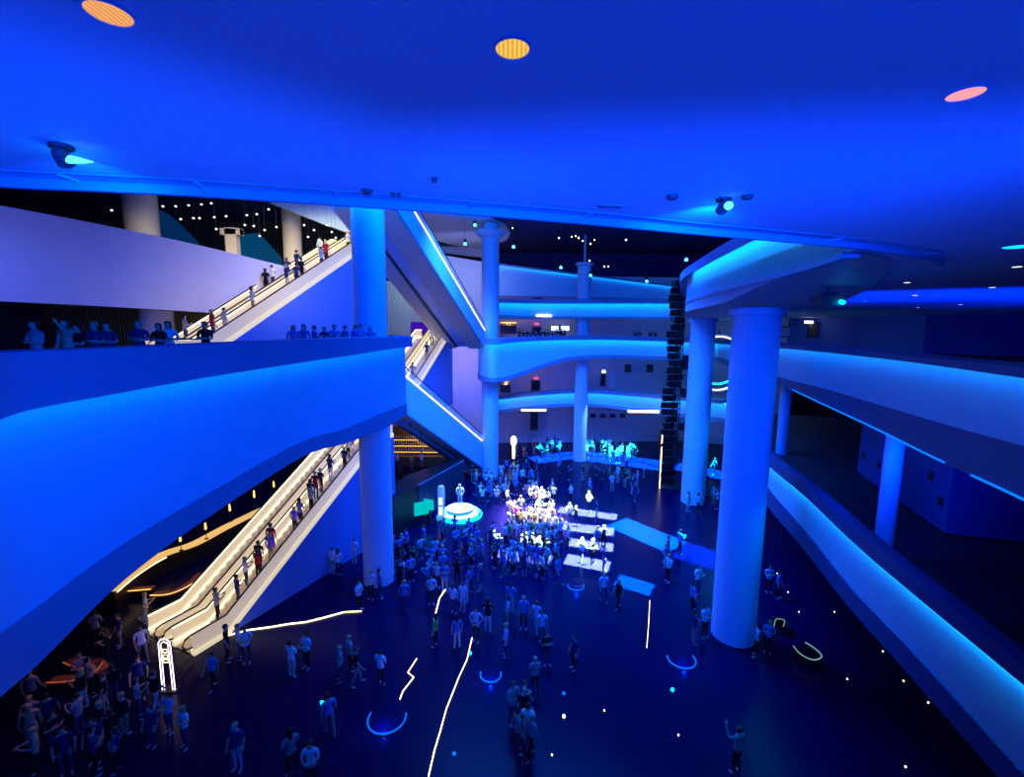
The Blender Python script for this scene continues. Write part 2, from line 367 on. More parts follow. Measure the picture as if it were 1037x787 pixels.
# ---------------------------------------------------------------- far left: white parapet, bead wall, panels
t = thing('balcony', (-20, 24, 16), 'broad white parapet sloping down to the right behind the left balcony', 'balcony')
rows = [(-60, 196, 302, 21), (0, 208, 305, 22), (100, 227, 310, 24.5), (200, 248, 316, 28), (290, 270, 322, 32), (350, 284, 326, 36)]
T = crom([tuple(at_y(a, c, e)) for a, c, d, e in rows], 4); Bt = crom([tuple(at_y(a, d, e)) for a, c, d, e in rows], 4)
b = MB(); b.loft([[p, q, (q[0]-.1, q[1]+.4, q[2]), (p[0]-.1, p[1]+.4, p[2])] for p, q in zip(T, Bt)]); b.build('parapet', STONE, t, True)
b = MB(); b.loft([[(q[0], q[1]+.41, q[2]), (q[0], q[1]+.41, q[2]+.2), (q[0]-2, q[1]+9, q[2]+.2), (q[0]-2, q[1]+9, q[2])] for q in Bt]); b.build('floor_slab', DARKP, t)
def panel(name, label, cat, corners, Y, mt, thick=.15, structure=False):
    P = [at_y(x, y, Y) for x, y in corners]
    b = MB(); n = len(P); o = len(b.v)
    b.v += [tuple(p) for p in P]+[(p.x, p.y+thick, p.z) for p in P]
    b.f += [tuple(range(n)), tuple(range(n, 2*n))[::-1]]; b.mi += [0, 0]
    for i in range(n): j = (i+1) % n; b.f.append((i, n+i, n+j, j)); b.mi.append(0)
    o = b.build(name, mt)
    if structure: struct(o)
    else: tag(o, label, cat)
    return o
# slatted dark wall: fine vertical slats
t = thing('slat_wall', (-30, 44, 12), 'dark wall of fine vertical slats dotted with tiny lamps, upper left', 'wall panel')
b = MB(); b.box((-30.2, 45, 18), (31, .2, 14)); b.build('backing', mat('slat_backing', (.05, .04, .035), .7), t)
b = MB()
for k in range(100): b.box((-45.4+k*.305, 44.82, 18), (.07, .12, 14))
tag(b.build('slats', mat('slat_bronze', (.14, .115, .08), .45), t), kind='stuff')
panel('blue_panel', 'teal-blue glowing wall panel beside the T-shaped pier', 'wall panel', [(240, 238), (262, 236), (285, 262), (285, 300), (240, 300)], 42, mat('teal_panel', (0, 0, 0), .5, (0, .10, .28), .5))
panel('blue_panel', 'dark teal panel right of the leftmost beige column', 'wall panel', [(160, 212), (172, 218), (200, 245), (200, 280), (160, 280)], 40, mat('teal_panel_dim', (0, 0, 0), .5, (0, .04, .18), .5))
for k, (px, py) in enumerate([(113, 213), (126, 212), (165, 209), (178, 209), (191, 208), (204, 207), (183, 222), (196, 221), (202, 221), (217, 220), (229, 219), (219, 232), (250, 218), (260, 217), (257, 229), (248, 228), (263, 239), (272, 212), (280, 230), (268, 233), (214, 206), (318, 233), (331, 228), (336, 235), (323, 243), (340, 241), (312, 240), (308, 228)]):
    p = at_y(px, py, 34)
    b = MB(); b.lathe(tuple(p), [(.02, -.06), (.07, -.03), (.07, .03), (.02, .06)], 8)
    b.tube([p+Vector((0, 0, .05)), (p.x, p.y, 25.4)], .008, 4, 1)
    o = b.build('pendant_lamp', [STARM, BLACK]); tag(o, 'tiny warm pendant lamp in front of the dark slat wall', 'lamp', 'tiny pendants over the upper left level')
panel('panel_wall', 'white corner soffit where the upper escalators arrive', 'wall panel', [(272, 205), (360, 205), (360, 238), (330, 228)], 36, WHITE, .6)

# white fin curtain + screen
t = thing('fin_curtain', tuple(at_y(410, 340, 50)), 'white curtain of vertical fins behind the steep escalator', 'curtain')
b = MB()
p0 = at_y(388, 285, 50); p1 = at_y(438, 340, 50)
k = p0.x
while k < p1.x:
    b.box((k, 50, (p0.z+p1.z)/2), (.12, .25+.1*random.random(), p0.z-p1.z)); k += .26
b.build('fins', WHITE, t)
b = MB(); b.box(((p0.x+p1.x)/2, 50.3, (p0.z+p1.z)/2), (p1.x-p0.x, .1, p0.z-p1.z)); b.build('backing', STONE, t)
panel('screen', 'purple-black display under the white fin curtain', 'screen', [(416, 326), (440, 327), (442, 338), (416, 337)], 49.5, SCRP)
t = panel('fin_curtain', 'small white fin curtain left of the tall column', 'curtain', [(356, 300), (338, 322), (340, 336), (362, 336)], 40, STONE)
# round soffit disc above the flared column
c = at_z(468, 240, 25.2)
b = MB(); pts = [(p.x, p.y) for p in [at_z(x, y, 25.2) for x, y in [(420, 214), (497, 222), (512, 229), (517, 236), (513, 243), (498, 248), (478, 251), (455, 247), (430, 240)]]]
b.prism(pts, 25.15, 25.38); tag(b.build('soffit_disc', STONE), 'pale lavender rounded soffit over the flared column', 'soffit')
panel('wall_back', '', '', [(446, 258), (494, 266), (500, 340), (494, 475), (395, 470), (400, 330)], 56, STONE, structure=True)
panel('wall_back', '', '', [(425, 215), (500, 228), (500, 262), (446, 256)], 59.5, SOFF, structure=True)

# ---------------------------------------------------------------- escalators
def escalator(A, B, label, lanes=1, width=1.5, to_floor=None, side=GREYP, lit=True, ext=1.6, steps=True, group=None, strength=LEDW):
    A = Vector(A); B = Vector(B); u = Vector((B.x-A.x, B.y-A.y, 0)).normalized(); wv = Vector((u.y, -u.x, 0))
    t = thing('escalator', tuple(A), label, 'escalator', group)
    path = [A-u*ext, A, B, B+u*ext]
    hw = width/2
    def off(p, s, z): return p + wv*s + Vector((0, 0, z))
    # steps
    if steps:
        b = MB(); L = (Vector((B.x, B.y, 0))-Vector((A.x, A.y, 0))).length; ns = int(L/.4); rise = (B.z-A.z)/ns; run = L/ns
        prof = [path[0]]; prof.append(A.copy()); p = A.copy()
        for k in range(ns):
            p = p + Vector((0, 0, rise)); prof.append(p.copy()); p = p + u*run; prof.append(p.copy())
        prof.append(path[-1])
        sw = hw*.68
        b.quadstrip([off(q, -sw, 0) for q in prof], [off(q, sw, 0) for q in prof]); b.build('steps', STEP, t)
    # truss body
    lo = -1.0
    b = MB()
    if to_floor is None:
        b.loft([[off(q, -hw, .12), off(q, hw, .12), off(q, hw, lo), off(q, -hw, lo)] if False else [off(q, -hw, -.25), off(q, hw, -.25), off(q, hw, lo), off(q, -hw, lo)] for q in path]); b.build('truss', side, t)
    else:
        b.loft([[off(q, -hw*.99, -.12), off(q, hw*.99, -.12), Vector((off(q, hw, 0).x, off(q, hw, 0).y, min(to_floor, q.z-.3))), Vector((off(q, -hw, 0).x, off(q, -hw, 0).y, min(to_floor, q.z-.3)))] for q in path]); b.build('base_wall', side, t)
    for s in (-1, 1):
        b = MB(); b.loft([[off(q, s*hw, -.12), off(q, s*hw*.7, -.12), off(q, s*hw*.7, .16), off(q, s*hw, .16)] for q in path]); b.build('skirt', SKIRT, t)
        b = MB(); b.loft([[off(q, s*hw*.86-.02, .16), off(q, s*hw*.86+.02, .16), off(q, s*hw*.86+.02, .92), off(q, s*hw*.86-.02, .92)] for q in path]); bal = b.build('balustrade', PANEL, t)
        hp = [off(path[0], s*hw*.86, .35), off(path[0]-u*.28, s*hw*.86, .42), off(path[0]-u*.42, s*hw*.86, .65), off(path[0]-u*.28, s*hw*.86, .9)] + [off(q, s*hw*.86, .97) for q in path] + [off(path[-1]+u*.3, s*hw*.86, .85)]
        b = MB(); b.tube(hp, .045, 8); b.build('handrail', RAILM, bal, True)
        if lit:
            for z, ss in ((.2, .78), (.86, .815)):
                b = MB(); b.loft([[off(q, s*hw*ss-.018, z), off(q, s*hw*ss+.018, z), off(q, s*hw*ss+.018, z+.04), off(q, s*hw*ss-.018, z+.04)] for q in path]); b.build('light_strip', strength, bal)
            if to_floor is None: b = MB(); b.loft([[off(q, s*(hw+.03)-.02, .1), off(q, s*(hw+.03)+.02, .1), off(q, s*(hw+.03)+.02, .15), off(q, s*(hw+.03)-.02, .15)] for q in path]); b.build('light_strip', strength, t)
    return t, path, u, wv, hw
ESC = {}
ESC['low_r'] = escalator((-14.6, 20.9, 0.05), (-10.0, 31.2, 7.3), 'right-hand lit escalator full of riders rising from the ground floor at left', to_floor=0.0, width=1.7, side=ESCW)
ESC['low_l'] = escalator((-16.5, 21.7, 0.05), (-11.9, 32.0, 7.3), 'left-hand lit escalator with a looped white handrail beside the glowing bar', to_floor=0.0, width=1.7, side=ESCW)
ESC['up_r'] = escalator((-17.0, 24.6, 13.4), (-11.8, 35.2, 20.9), 'upper escalator nearer the viewer at left with riders, rising behind the tall column', width=1.5, to_floor=13.4, side=mat('blue_cladding', (.22, .33, .7), .6))
ESC['up_l'] = escalator((-18.7, 25.4, 13.4), (-13.5, 36.0, 20.9), 'farther of the two upper escalators, against the white parapet', width=1.5, side=mat('blue_cladding', (.22, .33, .7), .6))
ESC['small_r'] = escalator((-8.7, 37.5, 10.0), (-7.2, 45, 14.0), 'short bright escalator seen past the right end of the left balcony', width=1.6, side=ESCW, to_floor=7.3)
ESC['small_l'] = escalator((-10.5, 37.8, 10.0), (-9.0, 45.4, 14.0), 'twin of the short bright escalator, half hidden by the left balcony', width=1.6, side=ESCW)
# steep escalator seen from beneath
def steep(P1, P2, label, deep, und, lit_side=True):
    P1 = Vector(P1); P2 = Vector(P2); u = Vector((P2.x-P1.x, P2.y-P1.y, 0)).normalized(); wv = Vector((-u.y, u.x, 0))
    if wv.dot(Vector((0, -1, 0))) < 0: wv = -wv
    t = thing('escalator', tuple(P1), label, 'escalator')
    def o(p, s, z): return p + wv*s + Vector((0, 0, z))
    b = MB(); b.loft([[o(q, 0, 0), o(q, -.12, 0), o(q, -.12, -deep), o(q, 0, -deep)] for q in (P1, P2)]); b.build('side_panel', WHITE, t)
    s = 0
    for wd, mm, dz in und:
        b = MB(); b.loft([[o(q, -s, -deep+dz), o(q, -s-wd, -deep+dz), o(q, -s-wd, -deep+dz+.15), o(q, -s, -deep+dz+.15)] for q in (P1, P2)]); b.build('underside_panel', mm, t); s += wd
    b = MB(); b.loft([[o(q, -s, 0), o(q, -s-.12, 0), o(q, -s-.12, -deep), o(q, -s, -deep)] for q in (P1, P2)]); b.build('side_panel', WHITE, t)
    b = MB(); b.loft([[o(q, -.02, .0), o(q, .03, .0), o(q, .03, .07), o(q, -.02, .07)] for q in (P1, P2)]); b.build('light_strip', LEDWH, t)
    b = MB(); b.loft([[o(q, -.06, 0), o(q, -.09, 0), o(q, -.09, .75), o(q, -.06, .75)] for q in (P1, P2)]); b.build('balustrade', PANEL if False else mat('clear_glass_'+str(len(MATS)), (.9, .95, 1), .05, alpha=.25), t)
    b = MB(); b.tube([o(P1, -.075, .78), o(P2, -.075, .78)], .045, 6); b.build('handrail', RAILM, t)
    L = Vector((P2.x-P1.x, P2.y-P1.y, 0)).length; ns = int(L/.4); run = L/ns; rise = (P2.z-P1.z)/ns
    prof = []; p = P1.copy()
    for k in range(ns):
        prof.append(p.copy()); p = p+Vector((0, 0, rise)); prof.append(p.copy()); p = p+u*run
    b = MB(); b.quadstrip([o(q, -.3, -.2) for q in prof], [o(q, -1.4, -.2) for q in prof]); b.build('steps', STEP, t)
    return t, P1, P2, u, wv
P1 = at_y(491, 335, 44.5); P2 = at_y(424, 222, 32); P2 = P1 + (P2-P1)*1.25
steep(P1, P2, 'steep escalator seen from beneath with a white light line on its edge, upper centre-left', 1.75,
      [(1.7, SOFF, 0), (1.15, mat('blue_metal', (.25, .4, .8), .35), .18), (.22, BLACK, .1), (1.2, SOFF, 0)])
Q1 = at_y(491, 449, 46); Q2 = at_y(409, 380, 34)
STD = steep(Q1, Q2, 'light-edged escalator slanting down to the ground floor beside the far left column', 2.9,
      [(1.8, SOFF, 0), (.4, WHITE, -.15), (.8, SOFF, 0)])

# ---------------------------------------------------------------- LED tower
tx, ty = 15.4, 42.6
t = thing('screen_tower', (tx, ty, 0), 'tall black truss tower of stacked tilted screen modules in front of the back balconies', 'tower')
ztop = at_y(681, 281, ty).z
b = MB()
for dx, dy in ((-.25, -.25), (.25, -.25), (.25, .25), (-.25, .25)): b.tube([(tx+.2+dx, ty+dy, 0), (tx+.2+dx, ty+dy, ztop)], .05, 6)
z = .3
while z < ztop-.5:
    b.tube([(tx-.05, ty-.25, z), (tx+.45, ty-.25, z+.5)], .03, 5); b.tube([(tx+.45, ty+.25, z), (tx-.05, ty+.25, z+.5)], .03, 5); b.tube([(tx-.05, ty-.25, z), (tx-.05, ty+.25, z+.5)], .03, 5); z += .5
b.build('truss', BLACK, t)
z = .8; k = 0
while z < ztop-.3:
    b = MB(); sh = .12*math.sin(k*.9) + (-.25 if z < 10 else 0)
    b.box((tx-.3+sh+.12*math.sin(k*2.3), ty-.45, z), (1.3+.3*math.sin(k*1.3), .12, .60), .25*math.sin(k*1.7), 0, .35); b.box((tx-.85+sh, ty-.3, z+.05), (.08, .35, .4)); b.build('screen_module', BLACK, t); z += .66; k += 1
for zz, hh in ((ztop-.9, 1.6), (12.1, 1.3), (9.2, .8), (6.0, .8), (3.3, .8)):
    b = MB(); b.box((tx+.95, ty-.2, zz), (.7, .6, hh)); b.tube([(tx+.4, ty-.2, zz), (tx+.7, ty-.2, zz)], .06, 6); b.build('speaker_box', BLACK, t)
b = MB(); b.box((tx-1.15, ty-.55, 2.6), (.07, .07, 5.2)); b.build('light_strip', LEDW, t)
b = MB(); b.lathe((tx, ty, 0), [(1.2, 0), (1.2, .15), (1.0, .3), (.5, .35)], 20); b.build('base', BLACK, t)

# ---------------------------------------------------------------- ring light on the back wall
t = thing('ring_light', tuple(at_y(726, 370, 52)), 'large round glowing ring sculpture half hidden by the columns', 'light')
c = at_y(727, 368, 47)
for r, mm, tr in ((2.75, LEDWH, .05), (2.15, LEDC, .07), (2.95, WHITE, .06)):
    b = MB(); n = 48; R1 = []
    for k in range(n+1):
        a = 2*PI*k/n; R1.append((c.x+r*math.cos(a), c.y-(.1 if mm != WHITE else 0), c.z+r*math.sin(a)))
    b.tube(R1, tr, 6); b.build('ring' if mm == WHITE else 'light_strip', mm, t)
b = MB(); b.box(tuple(c+Vector((-.9, .1, .7))), (1.0, .1, .5), .0); b.build('emblem', SCRW, t)
b = MB(); b.tube([c+Vector((0, .1, 2.9)), (c.x, c.y+.1, 15.2)], .04, 6); b.build('hanger', BLACK, t)

# ---------------------------------------------------------------- ceiling fittings
def disc(name, label, px, py, r, mt, rim=WHITE, louvre=None, group=None, z=16.6):
    p = at_z(px, py, z)
    t = thing(name, (p.x, p.y, z), label, 'light', group)
    b = MB(); b.lathe((p.x, p.y, z), [(r, 0), (r*1.02, -.012), (r*1.10, -.012), (r*1.14, 0)], 28); b.f = b.f[:-2]; b.mi = b.mi[:-2]; b.build('rim', rim, t, True)
    b = MB(); b.lathe((p.x, p.y, z), [(r, -.006), (r, .004)], 28); b.build('lens', mt, t)
    if louvre:
        b = MB()
        for k in range(-3, 4): b.box((p.x+k*r*.27, p.y, z-.009), (.012, 2*math.sqrt(max(0, r*r*.9-(k*r*.27)**2)), .006))
        b.build('louvre', louvre, t)
    return p
disc('downlight', 'round yellow recessed downlight at the top centre of the ceiling', 519, 48, .095, YELL, louvre=YELD)
disc('downlight', 'pink-orange recessed downlight at the top left corner', 110, 12, .10, PINKL, louvre=YELD)
disc('downlight', 'pale pink recessed downlight at the upper right', 978, 94, .10, PINKL)
for k, (x, y, r) in enumerate([(918.5, 286, .14), (927, 299, .16), (1005, 291, .15), (854, 295.5, .13), (808, 302, .14), (823, 305, .16), (814, 312, .2), (876, 305, .14), (930, 311.5, .17), (973, 308.5, .17), (1030, 270, .14), (780, 306, .15)]):
    disc('downlight', 'small white recessed downlight in the low ceiling over the right balcony', x, y, r*.65, LEDWH if k not in (3, 7, 6) else LEDCS, group='small downlights over the right balcony')
disc('downlight', 'bright cyan recessed light cut by the right edge of the picture', 1031, 249.5, .2, LEDCS)
GLOWL = mat('cyan_white_glare', (0, 0, 0), .5, (.12, .9, 1), 1.6)
def wash(px, py, label, tgt, power, col, tilt):
    p = at_z(px, py, 16.6); t = thing('spotlight', (p.x, p.y, 16.6), label, 'light')
    b = MB(); b.lathe((p.x, p.y, 16.6), [(.07, -.03), (.09, -.03), (.09, 0)], 20); b.build('mount', DARKP, t, True)
    d = (Vector(tgt)-Vector((p.x, p.y, 16.5))).normalized(); c = Vector((p.x, p.y, 16.5))
    b = MB(); b.tube([c-d*.10, c-d*.06, c+d*.07], [.03, .06, .07], 16); b.build('housing', DARKP, t, True)
    b = MB(); b.tube([c+d*.071, c+d*.078], [.058, .058], 16); b.build('lens', LEDC, t)
    b = MB(); b.tube([(p.x, p.y, 16.6), c], .015, 6); b.build('arm', DARKP, t)
    spot(label.split()[0]+'_lamp', c+d*.12, tgt, power, col, 120, .9, .05)
    b = MB(); n_ = 10; L_ = .1 if not tilt else .30  # lamp glow and its flare streak built as a glowing shape
    b.tube([(p.x-.03+L_*q/n_, p.y-.1*(1-tilt), 16.49-.03*tilt*q/n_) for q in range(n_+1)], [max(.004, .05*math.sin(PI*(q+.6)/(n_+1.2))**.5*(1-.75*tilt*q/n_)) for q in range(n_+1)], 12); b.build('glare', GLOWL, t, True)
    point('glow_lamp', c+d*.1+Vector((0, 0, -.09)), 1.3, (0, .35, 1), .03)
wash(733, 201, 'cyan spotlight on the ceiling right of centre, aimed into the hall', (4, 30, 6), 900, BLUE, 0)
wash(62, 147, 'left ceiling spotlight with a bright cyan flare', (-12, 22, 6), 500, BLUE, 1)
for px, py, lab, sx in ((372, 192.5, 'small dark oval detector on the ceiling left of centre', .09), (681, 198, 'small dark ceiling detector just left of the cyan spotlight', .1), (757, 198, 'small dark ceiling detector just right of the cyan spotlight', .1), (440, 180, 'faint small ceiling sensor near the centre', .05)):
    p = at_z(px, py, 16.6); b = MB(); b.lathe((p.x, p.y, 16.6), [(.02, -.05), (sx*.5, -.045), (sx*.7, -.01), (sx*.7, 0)], 20); tag(b.build('smoke_detector', DARKP, smooth=True), lab, 'detector')
for px, py in ((398, 195.5), (404, 196)):
    p = at_z(px, py, 16.6); b = MB(); b.lathe((p.x, p.y, 16.6), [(.015, -.05), (.02, -.01), (.03, 0)], 12); tag(b.build('sprinkler', DARKP), 'tiny sprinkler head, one of the close pair beside the oval detector', 'sprinkler', 'pair of sprinkler heads')
p = at_z(618, 208, 16.6); t = thing('ceiling_vent', (p.x, p.y, 16.6), 'tiny slotted ceiling vent near the lip, centre', 'vent')
b = MB(); b.box((p.x, p.y, 16.592), (.34, .10, .015), .12); b.build('plate', GREYP, t)
b = MB()
for k in range(7): b.box((p.x-.13+k*.043, p.y-.005+k*.005, 16.582), (.022, .06, .01), .12)
b.build('slots', DARKP, t)
# hanging projector and lamp at the right
p = at_z(838, 303, 16.0); t = thing('projector', (p.x, p.y, 16), 'dark projector hanging under the ceiling right of the thickest column', 'projector')
b = MB(); b.box((p.x, p.y, 15.95), (.75, .6, .32)); b.box((p.x, p.y, 16.15), (.4, .3, .12)); b.build('housing', DARKP, t)
b = MB(); b.tube([(p.x, p.y, 16.1), (p.x, p.y, 16.6)], .04, 8); b.build('pole', DARKP, t)
b = MB(); b.tube([(p.x+.2, p.y-.3, 15.9), (p.x+.2, p.y-.42, 15.88)], .055, 12); b.build('lens', LEDC, t)

# lamps under the black roof
for px, py, r in [(566, 241, .12), (586, 241, .14), (590, 244, .1), (598, 247, .12), (583, 239, .1), (634, 243, .14), (597, 264, .12), (612, 270, .12), (616, 270, .1), (519, 231, .1), (488, 237, .12), (579, 240, .08), (602, 243, .08)]:
    p = at_y(px, py, 47); b = MB(); b.lathe(tuple(p), [(r*.3, -r*.6), (r*.6, -r*.3), (r*.6, r*.3), (r*.3, r*.6)], 10); b.tube([p, (p.x, p.y, 25.4)], .015, 4, 1)
    tag(b.build('roof_lamp', [LEDWH, BLACK]), 'small white lamp hanging under the black roof at the back', 'lamp', 'small white lamps under the black roof')
for k, (px, py, Y, lab) in enumerate([(520, 250, 44, 'bright blue lamp right of the flared column top'), (471, 247, 44, 'blue lamp under the lavender soffit left of the flared column'), (481, 228, 44, 'blue lamp at the top of the lavender soffit'), (568, 271, 48, 'blue lamp left of the slim middle column top'), (598, 279, 48, 'blue lamp right of the slim middle column top'), (655, 285, 49, 'blue lamp low against the top wall band near the black tower'), (695, 263, 40, 'blue lamp between the black tower and the ceiling lip'), (455, 386, 55.7, 'lamp above the light-edged escalator'), (744, 326, 34, 'blue lamp under the soffit between the two right columns')]):
    p = at_y(px, py, Y); t = thing('stage_lamp', tuple(p), lab, 'lamp')
    b = MB(); b.lathe(tuple(p), [(.05, -.12), (.14, -.1), (.14, .05), (.06, .14)], 12); b.build('lens', BSTAR, t)
    zt = 25.4 if py < 300 and px < 700 else (16.56 if py < 350 else 13)
    if p.z < zt and Y < 55: b = MB(); b.lathe(tuple(p+Vector((0, 0, .14))), [(.12, 0), (.16, .2), (.05, .3)], 12); b.build('housing', BLACK, t); b = MB(); b.tube([p+Vector((0, 0, .4)), (p.x, p.y, zt)], .02, 5); b.build('hanger', BLACK, t)

# ---------------------------------------------------------------- back interior details
def wbox(name, label, cat, x0, y0, x1, y1, Y, mt, th=.15, group=None, frame=None):
    a = at_y(x0, y0, Y); c = at_y(x1, y1, Y)
    if frame:
        t = thing(name, (a.x, Y, min(a.z, c.z)), label, cat, group)
        b = MB(); b.box(((a.x+c.x)/2, Y, (a.z+c.z)/2), (abs(c.x-a.x), th, abs(a.z-c.z))); b.build('screen_face' if 'screen' in name else 'leaf', mt, t)
        b = MB(); g = .12
        for q, s in (((a.x, a.z/2+c.z/2), (g, abs(a.z-c.z)+g)), ((c.x, a.z/2+c.z/2), (g, abs(a.z-c.z)+g)), ((a.x/2+c.x/2, a.z), (abs(c.x-a.x), g)), ((a.x/2+c.x/2, c.z), (abs(c.x-a.x), g))): b.box((q[0], Y-.03, q[1]), (s[0], th+.04, s[1]))
        b.build('frame', frame, t); return t
    b = MB(); b.box(((a.x+c.x)/2, Y, (a.z+c.z)/2), (abs(c.x-a.x), th, abs(a.z-c.z))); return tag(b.build(name, mt), label, cat, group)
wbox('screen', 'bright menu screen at eye level behind the slim middle column, left of the pair', 'screen', 557.5, 329.5, 566, 335.5, 57.6, SCRW, frame=BLACK)
wbox('screen', 'bright menu screen just right of its twin at eye level', 'screen', 567.5, 329.5, 577, 335.5, 57.6, SCRW, frame=BLACK)
for x0, y0, x1, y1, l in ((539, 297, 549, 303, 'upper'), (539, 331, 548, 340, 'eye-level'), (538, 385, 547, 396, 'second-floor')):
    wbox('doorway', 'dark square doorway under a red exit light on the %s floor at the back' % l, 'door', x0, y0, x1, y1, 57.6, BLACK, frame=GREYP)
for x, y, l in ((544, 294, 'upper'), (543.5, 328, 'eye-level'), (543, 383, 'second-floor')):
    wbox('exit_light', 'tiny red exit light over the dark doorway on the %s floor' % l, 'light', x-2, y-1, x+2, y+1, 57.4, REDE)
for i, (x0, y0, x1, y1, Y, l) in enumerate([(507, 290, 519, 299, 57, 'top left above the others'), (507, 326, 523, 338, 57, 'at eye level'), (507, 383, 517, 397, 57, 'on the second floor')]):
    t = thing('kiosk', tuple(at_y(x0, y1, Y)), 'warm-lit bar alcove at the left end of the back level, '+l, 'bar')
    a = at_y(x0, y0, Y); c = at_y(x1, y1, Y); xm = (a.x+c.x)/2; zm = (a.z+c.z)/2; wd = c.x-a.x; hh = a.z-c.z
    b = MB(); b.box((xm, Y+.5, zm), (wd, .1, hh)); b.build('back_panel', BEIGE, t)
    b = MB(); b.box((xm, Y-.3, a.z-.1), (wd, .5, .12)); b.build('light_strip', GOLD, t)
    b = MB(); b.box((xm, Y-.4, c.z+.5), (wd, .5, 1.0)); b.build('counter', DARKP, t)
    b = MB()
    for k in range(5): b.box((a.x+wd*(k+.5)/5, Y+.3, zm+.3), (wd*.1, .15, .5))
    b.build('shelf_goods', DARKP, t)
    point('kiosk_lamp', (xm, Y-.1, a.z-.5), 50, WARM, .1)
wbox('sign', 'thin white light bar on the soffit above the eye-level crowd', 'light', 543, 319, 558.5, 320.8, 50, LEDWH)
wbox('doorway', 'dark door with a bright lamp above in the middle of the second floor back wall', 'door', 608, 378, 613, 391, 57.8, BLACK, frame=GREYP)
wbox('wall_lamp', 'bright white wall lamp over the dark second-floor door', 'lamp', 610, 375, 613, 377.5, 57.5, LEDWH)
wbox('display_case', 'pale upright panel right of the dark second-floor door', 'panel', 619, 376, 622.5, 391, 57.5, WHITE)
for x, l in ((633, 'left'), (655, 'right')): wbox('wall_screen', 'dark square wall screen, %s of two on the second floor back wall' % l, 'screen', x, 369, x+6, 377, 58, BLACK)
wbox('light_bar', 'long warm light bar under the low balcony at right of the back', 'light', 636, 415.5, 667, 418, 47, LEDW)
wbox('light_bar', 'long white light bar under the low balcony at left of the back', 'light', 528, 414.5, 553, 416.5, 49, LEDW)
wbox('doorway', 'dark ground-floor doorway behind the crowd at the back', 'door', 537, 417, 545, 436, 57.2, BLACK, frame=GREYP)
for i, x in enumerate((598, 608, 618, 628)): wbox('poster', 'small dark poster in a row on the ground-floor back wall', 'poster', x, 419, x+5, 423, 57.6, BLACK, group='row of dark posters on the back wall')
for i, (Y, x0, x1, zc) in enumerate(((54.5, 0, 20, 15.9), (54.5, 0, 20, 10.0), (53.5, 2, 20, 6.0))):
    area('level_fill', ((x0+x1)/2, Y-2, zc), ((x0+x1)/2, Y+5, zc-2), 16, .4, (60, 130, 90)[i], (.02, .08, 1))  # added unseen fill for the walls under the slabs
area('left_wall_wash', (-6.5, 50, 14), (-6, 57, 9), 4, .6, 420, (.14, .12, 1), 130)
area('upper_wall_wash', (-4.5, 47, 21), (-5, 56, 22), 3, .6, 200, (.2, .3, 1), 120)
spot('purple_spot', (-7, 50, 16), (-7.5, 56, 10), 500, (.25, .1, 1), 60)
area('fin_wash', (-9.5, 46, 22), (-10, 50, 17), 4, .5, 260, (1, .95, .75))
area('parapet_wash', (-25, 16, 17), (-24, 26, 18.5), 6, 1, 150, (.13, .17, 1), 110)
area('parapet_wash_warm', (-11, 24, 19), (-16, 30, 18), 2, 1, 45, (1, .9, .7), 90)
area('pier_wash', (-17, 30, 24.5), (-19, 34, 18), 12, 1, 800, (1, .85, .55), 100)
area('right_level_fill', (21.5, 22, 13.55), (22, 23, 16.5), 12, 14, 1300, DEEP)  # added unseen fill to light the low right ceiling blue

wbox('doorway', 'small bronze door under a bright lamp on the far right wall', 'door', 819, 327, 827, 341.5, 51.5, mat('bronze_door', (.3, .2, .12), .5), frame=DARKP)
wbox('wall_lamp', 'bright white lamp over the bronze door at the far right', 'lamp', 815, 325, 823, 327.5, 51.3, LEDWH)
wbox('display_board', 'pale blue board beside the bronze door, right of the thickest column', 'panel', 790, 331, 804, 341, 56.2, WHITE, frame=DARKP)
# dark blue block on the right lower level
q = [at_z(868, 478, 7.3), at_z(957, 540, 7.3), at_z(1060, 552, 7.3), at_z(1250, 570, 7.3)]
b = MB(); b.prism([(q[0].x, q[0].y), (q[1].x, q[1].y), (q[2].x, q[2].y), (q[3].x, q[3].y), (q[3].x, q[3].y+6), (q[0].x+8, q[0].y+4)], 7.3, 11.2)
t = thing('kiosk_block', tuple(q[1]), 'dark blue windowless block on the lowest right level behind the thin post', 'kiosk'); b.build('shell', mat('blue_block', (.08, .14, .5), .6), t)
for px, py in ((874, 470), (894, 480), (942, 510), (951, 530)):
    a = at_y(px, py, 24 if px < 900 else 18.4); 
    f = (px-868)/(957-868); P = q[0].lerp(q[1], f); b = MB(); b.box((P.x-.04, P.y-.04, 7.3+ (1.1 if px != 942 else 1.9)), (.3, .05, .35), math.atan2(q[1].y-q[0].y, q[1].x-q[0].x)); b.build('vent_plate', DARKP, t)
area('block_wash', (12, 14, 11.0), (17, 22, 9), 2, .4, 110, DEEP, 110)

# ================================================================ floor details
# projected bars of white light on the floor: collimated lamps added unseen in mid-air
def bar(corners, power, col, hz=9):
    P = [at_z(x, y, 0) for x, y in corners]; c = sum(P, Vector())/4
    u = (P[1]-P[0]); v = (P[3]-P[0]); L = (u.length+(P[2]-P[3]).length)/2; Wd = (v.length+(P[2]-P[1]).length)/2
    d = bpy.data.lights.new('gobo_lamp', 'AREA'); d.shape = 'RECTANGLE'; d.size = L; d.size_y = Wd; d.energy = power*L*Wd; d.color = col; d.spread = math.radians(1)
    o = bpy.data.objects.new('gobo_lamp', d); COL.objects.link(o); o.location = (c.x, c.y, hz); o.rotation_euler = (0, 0, math.atan2(u.y, u.x))
WB = (.5, 1, .5); CB = (0, .75, .7)
bar([(566, 513), (625, 521), (624, 527), (566, 519)], 950, WB)
bar([(566, 528), (623, 535), (620, 543), (567, 536)], 950, WB)
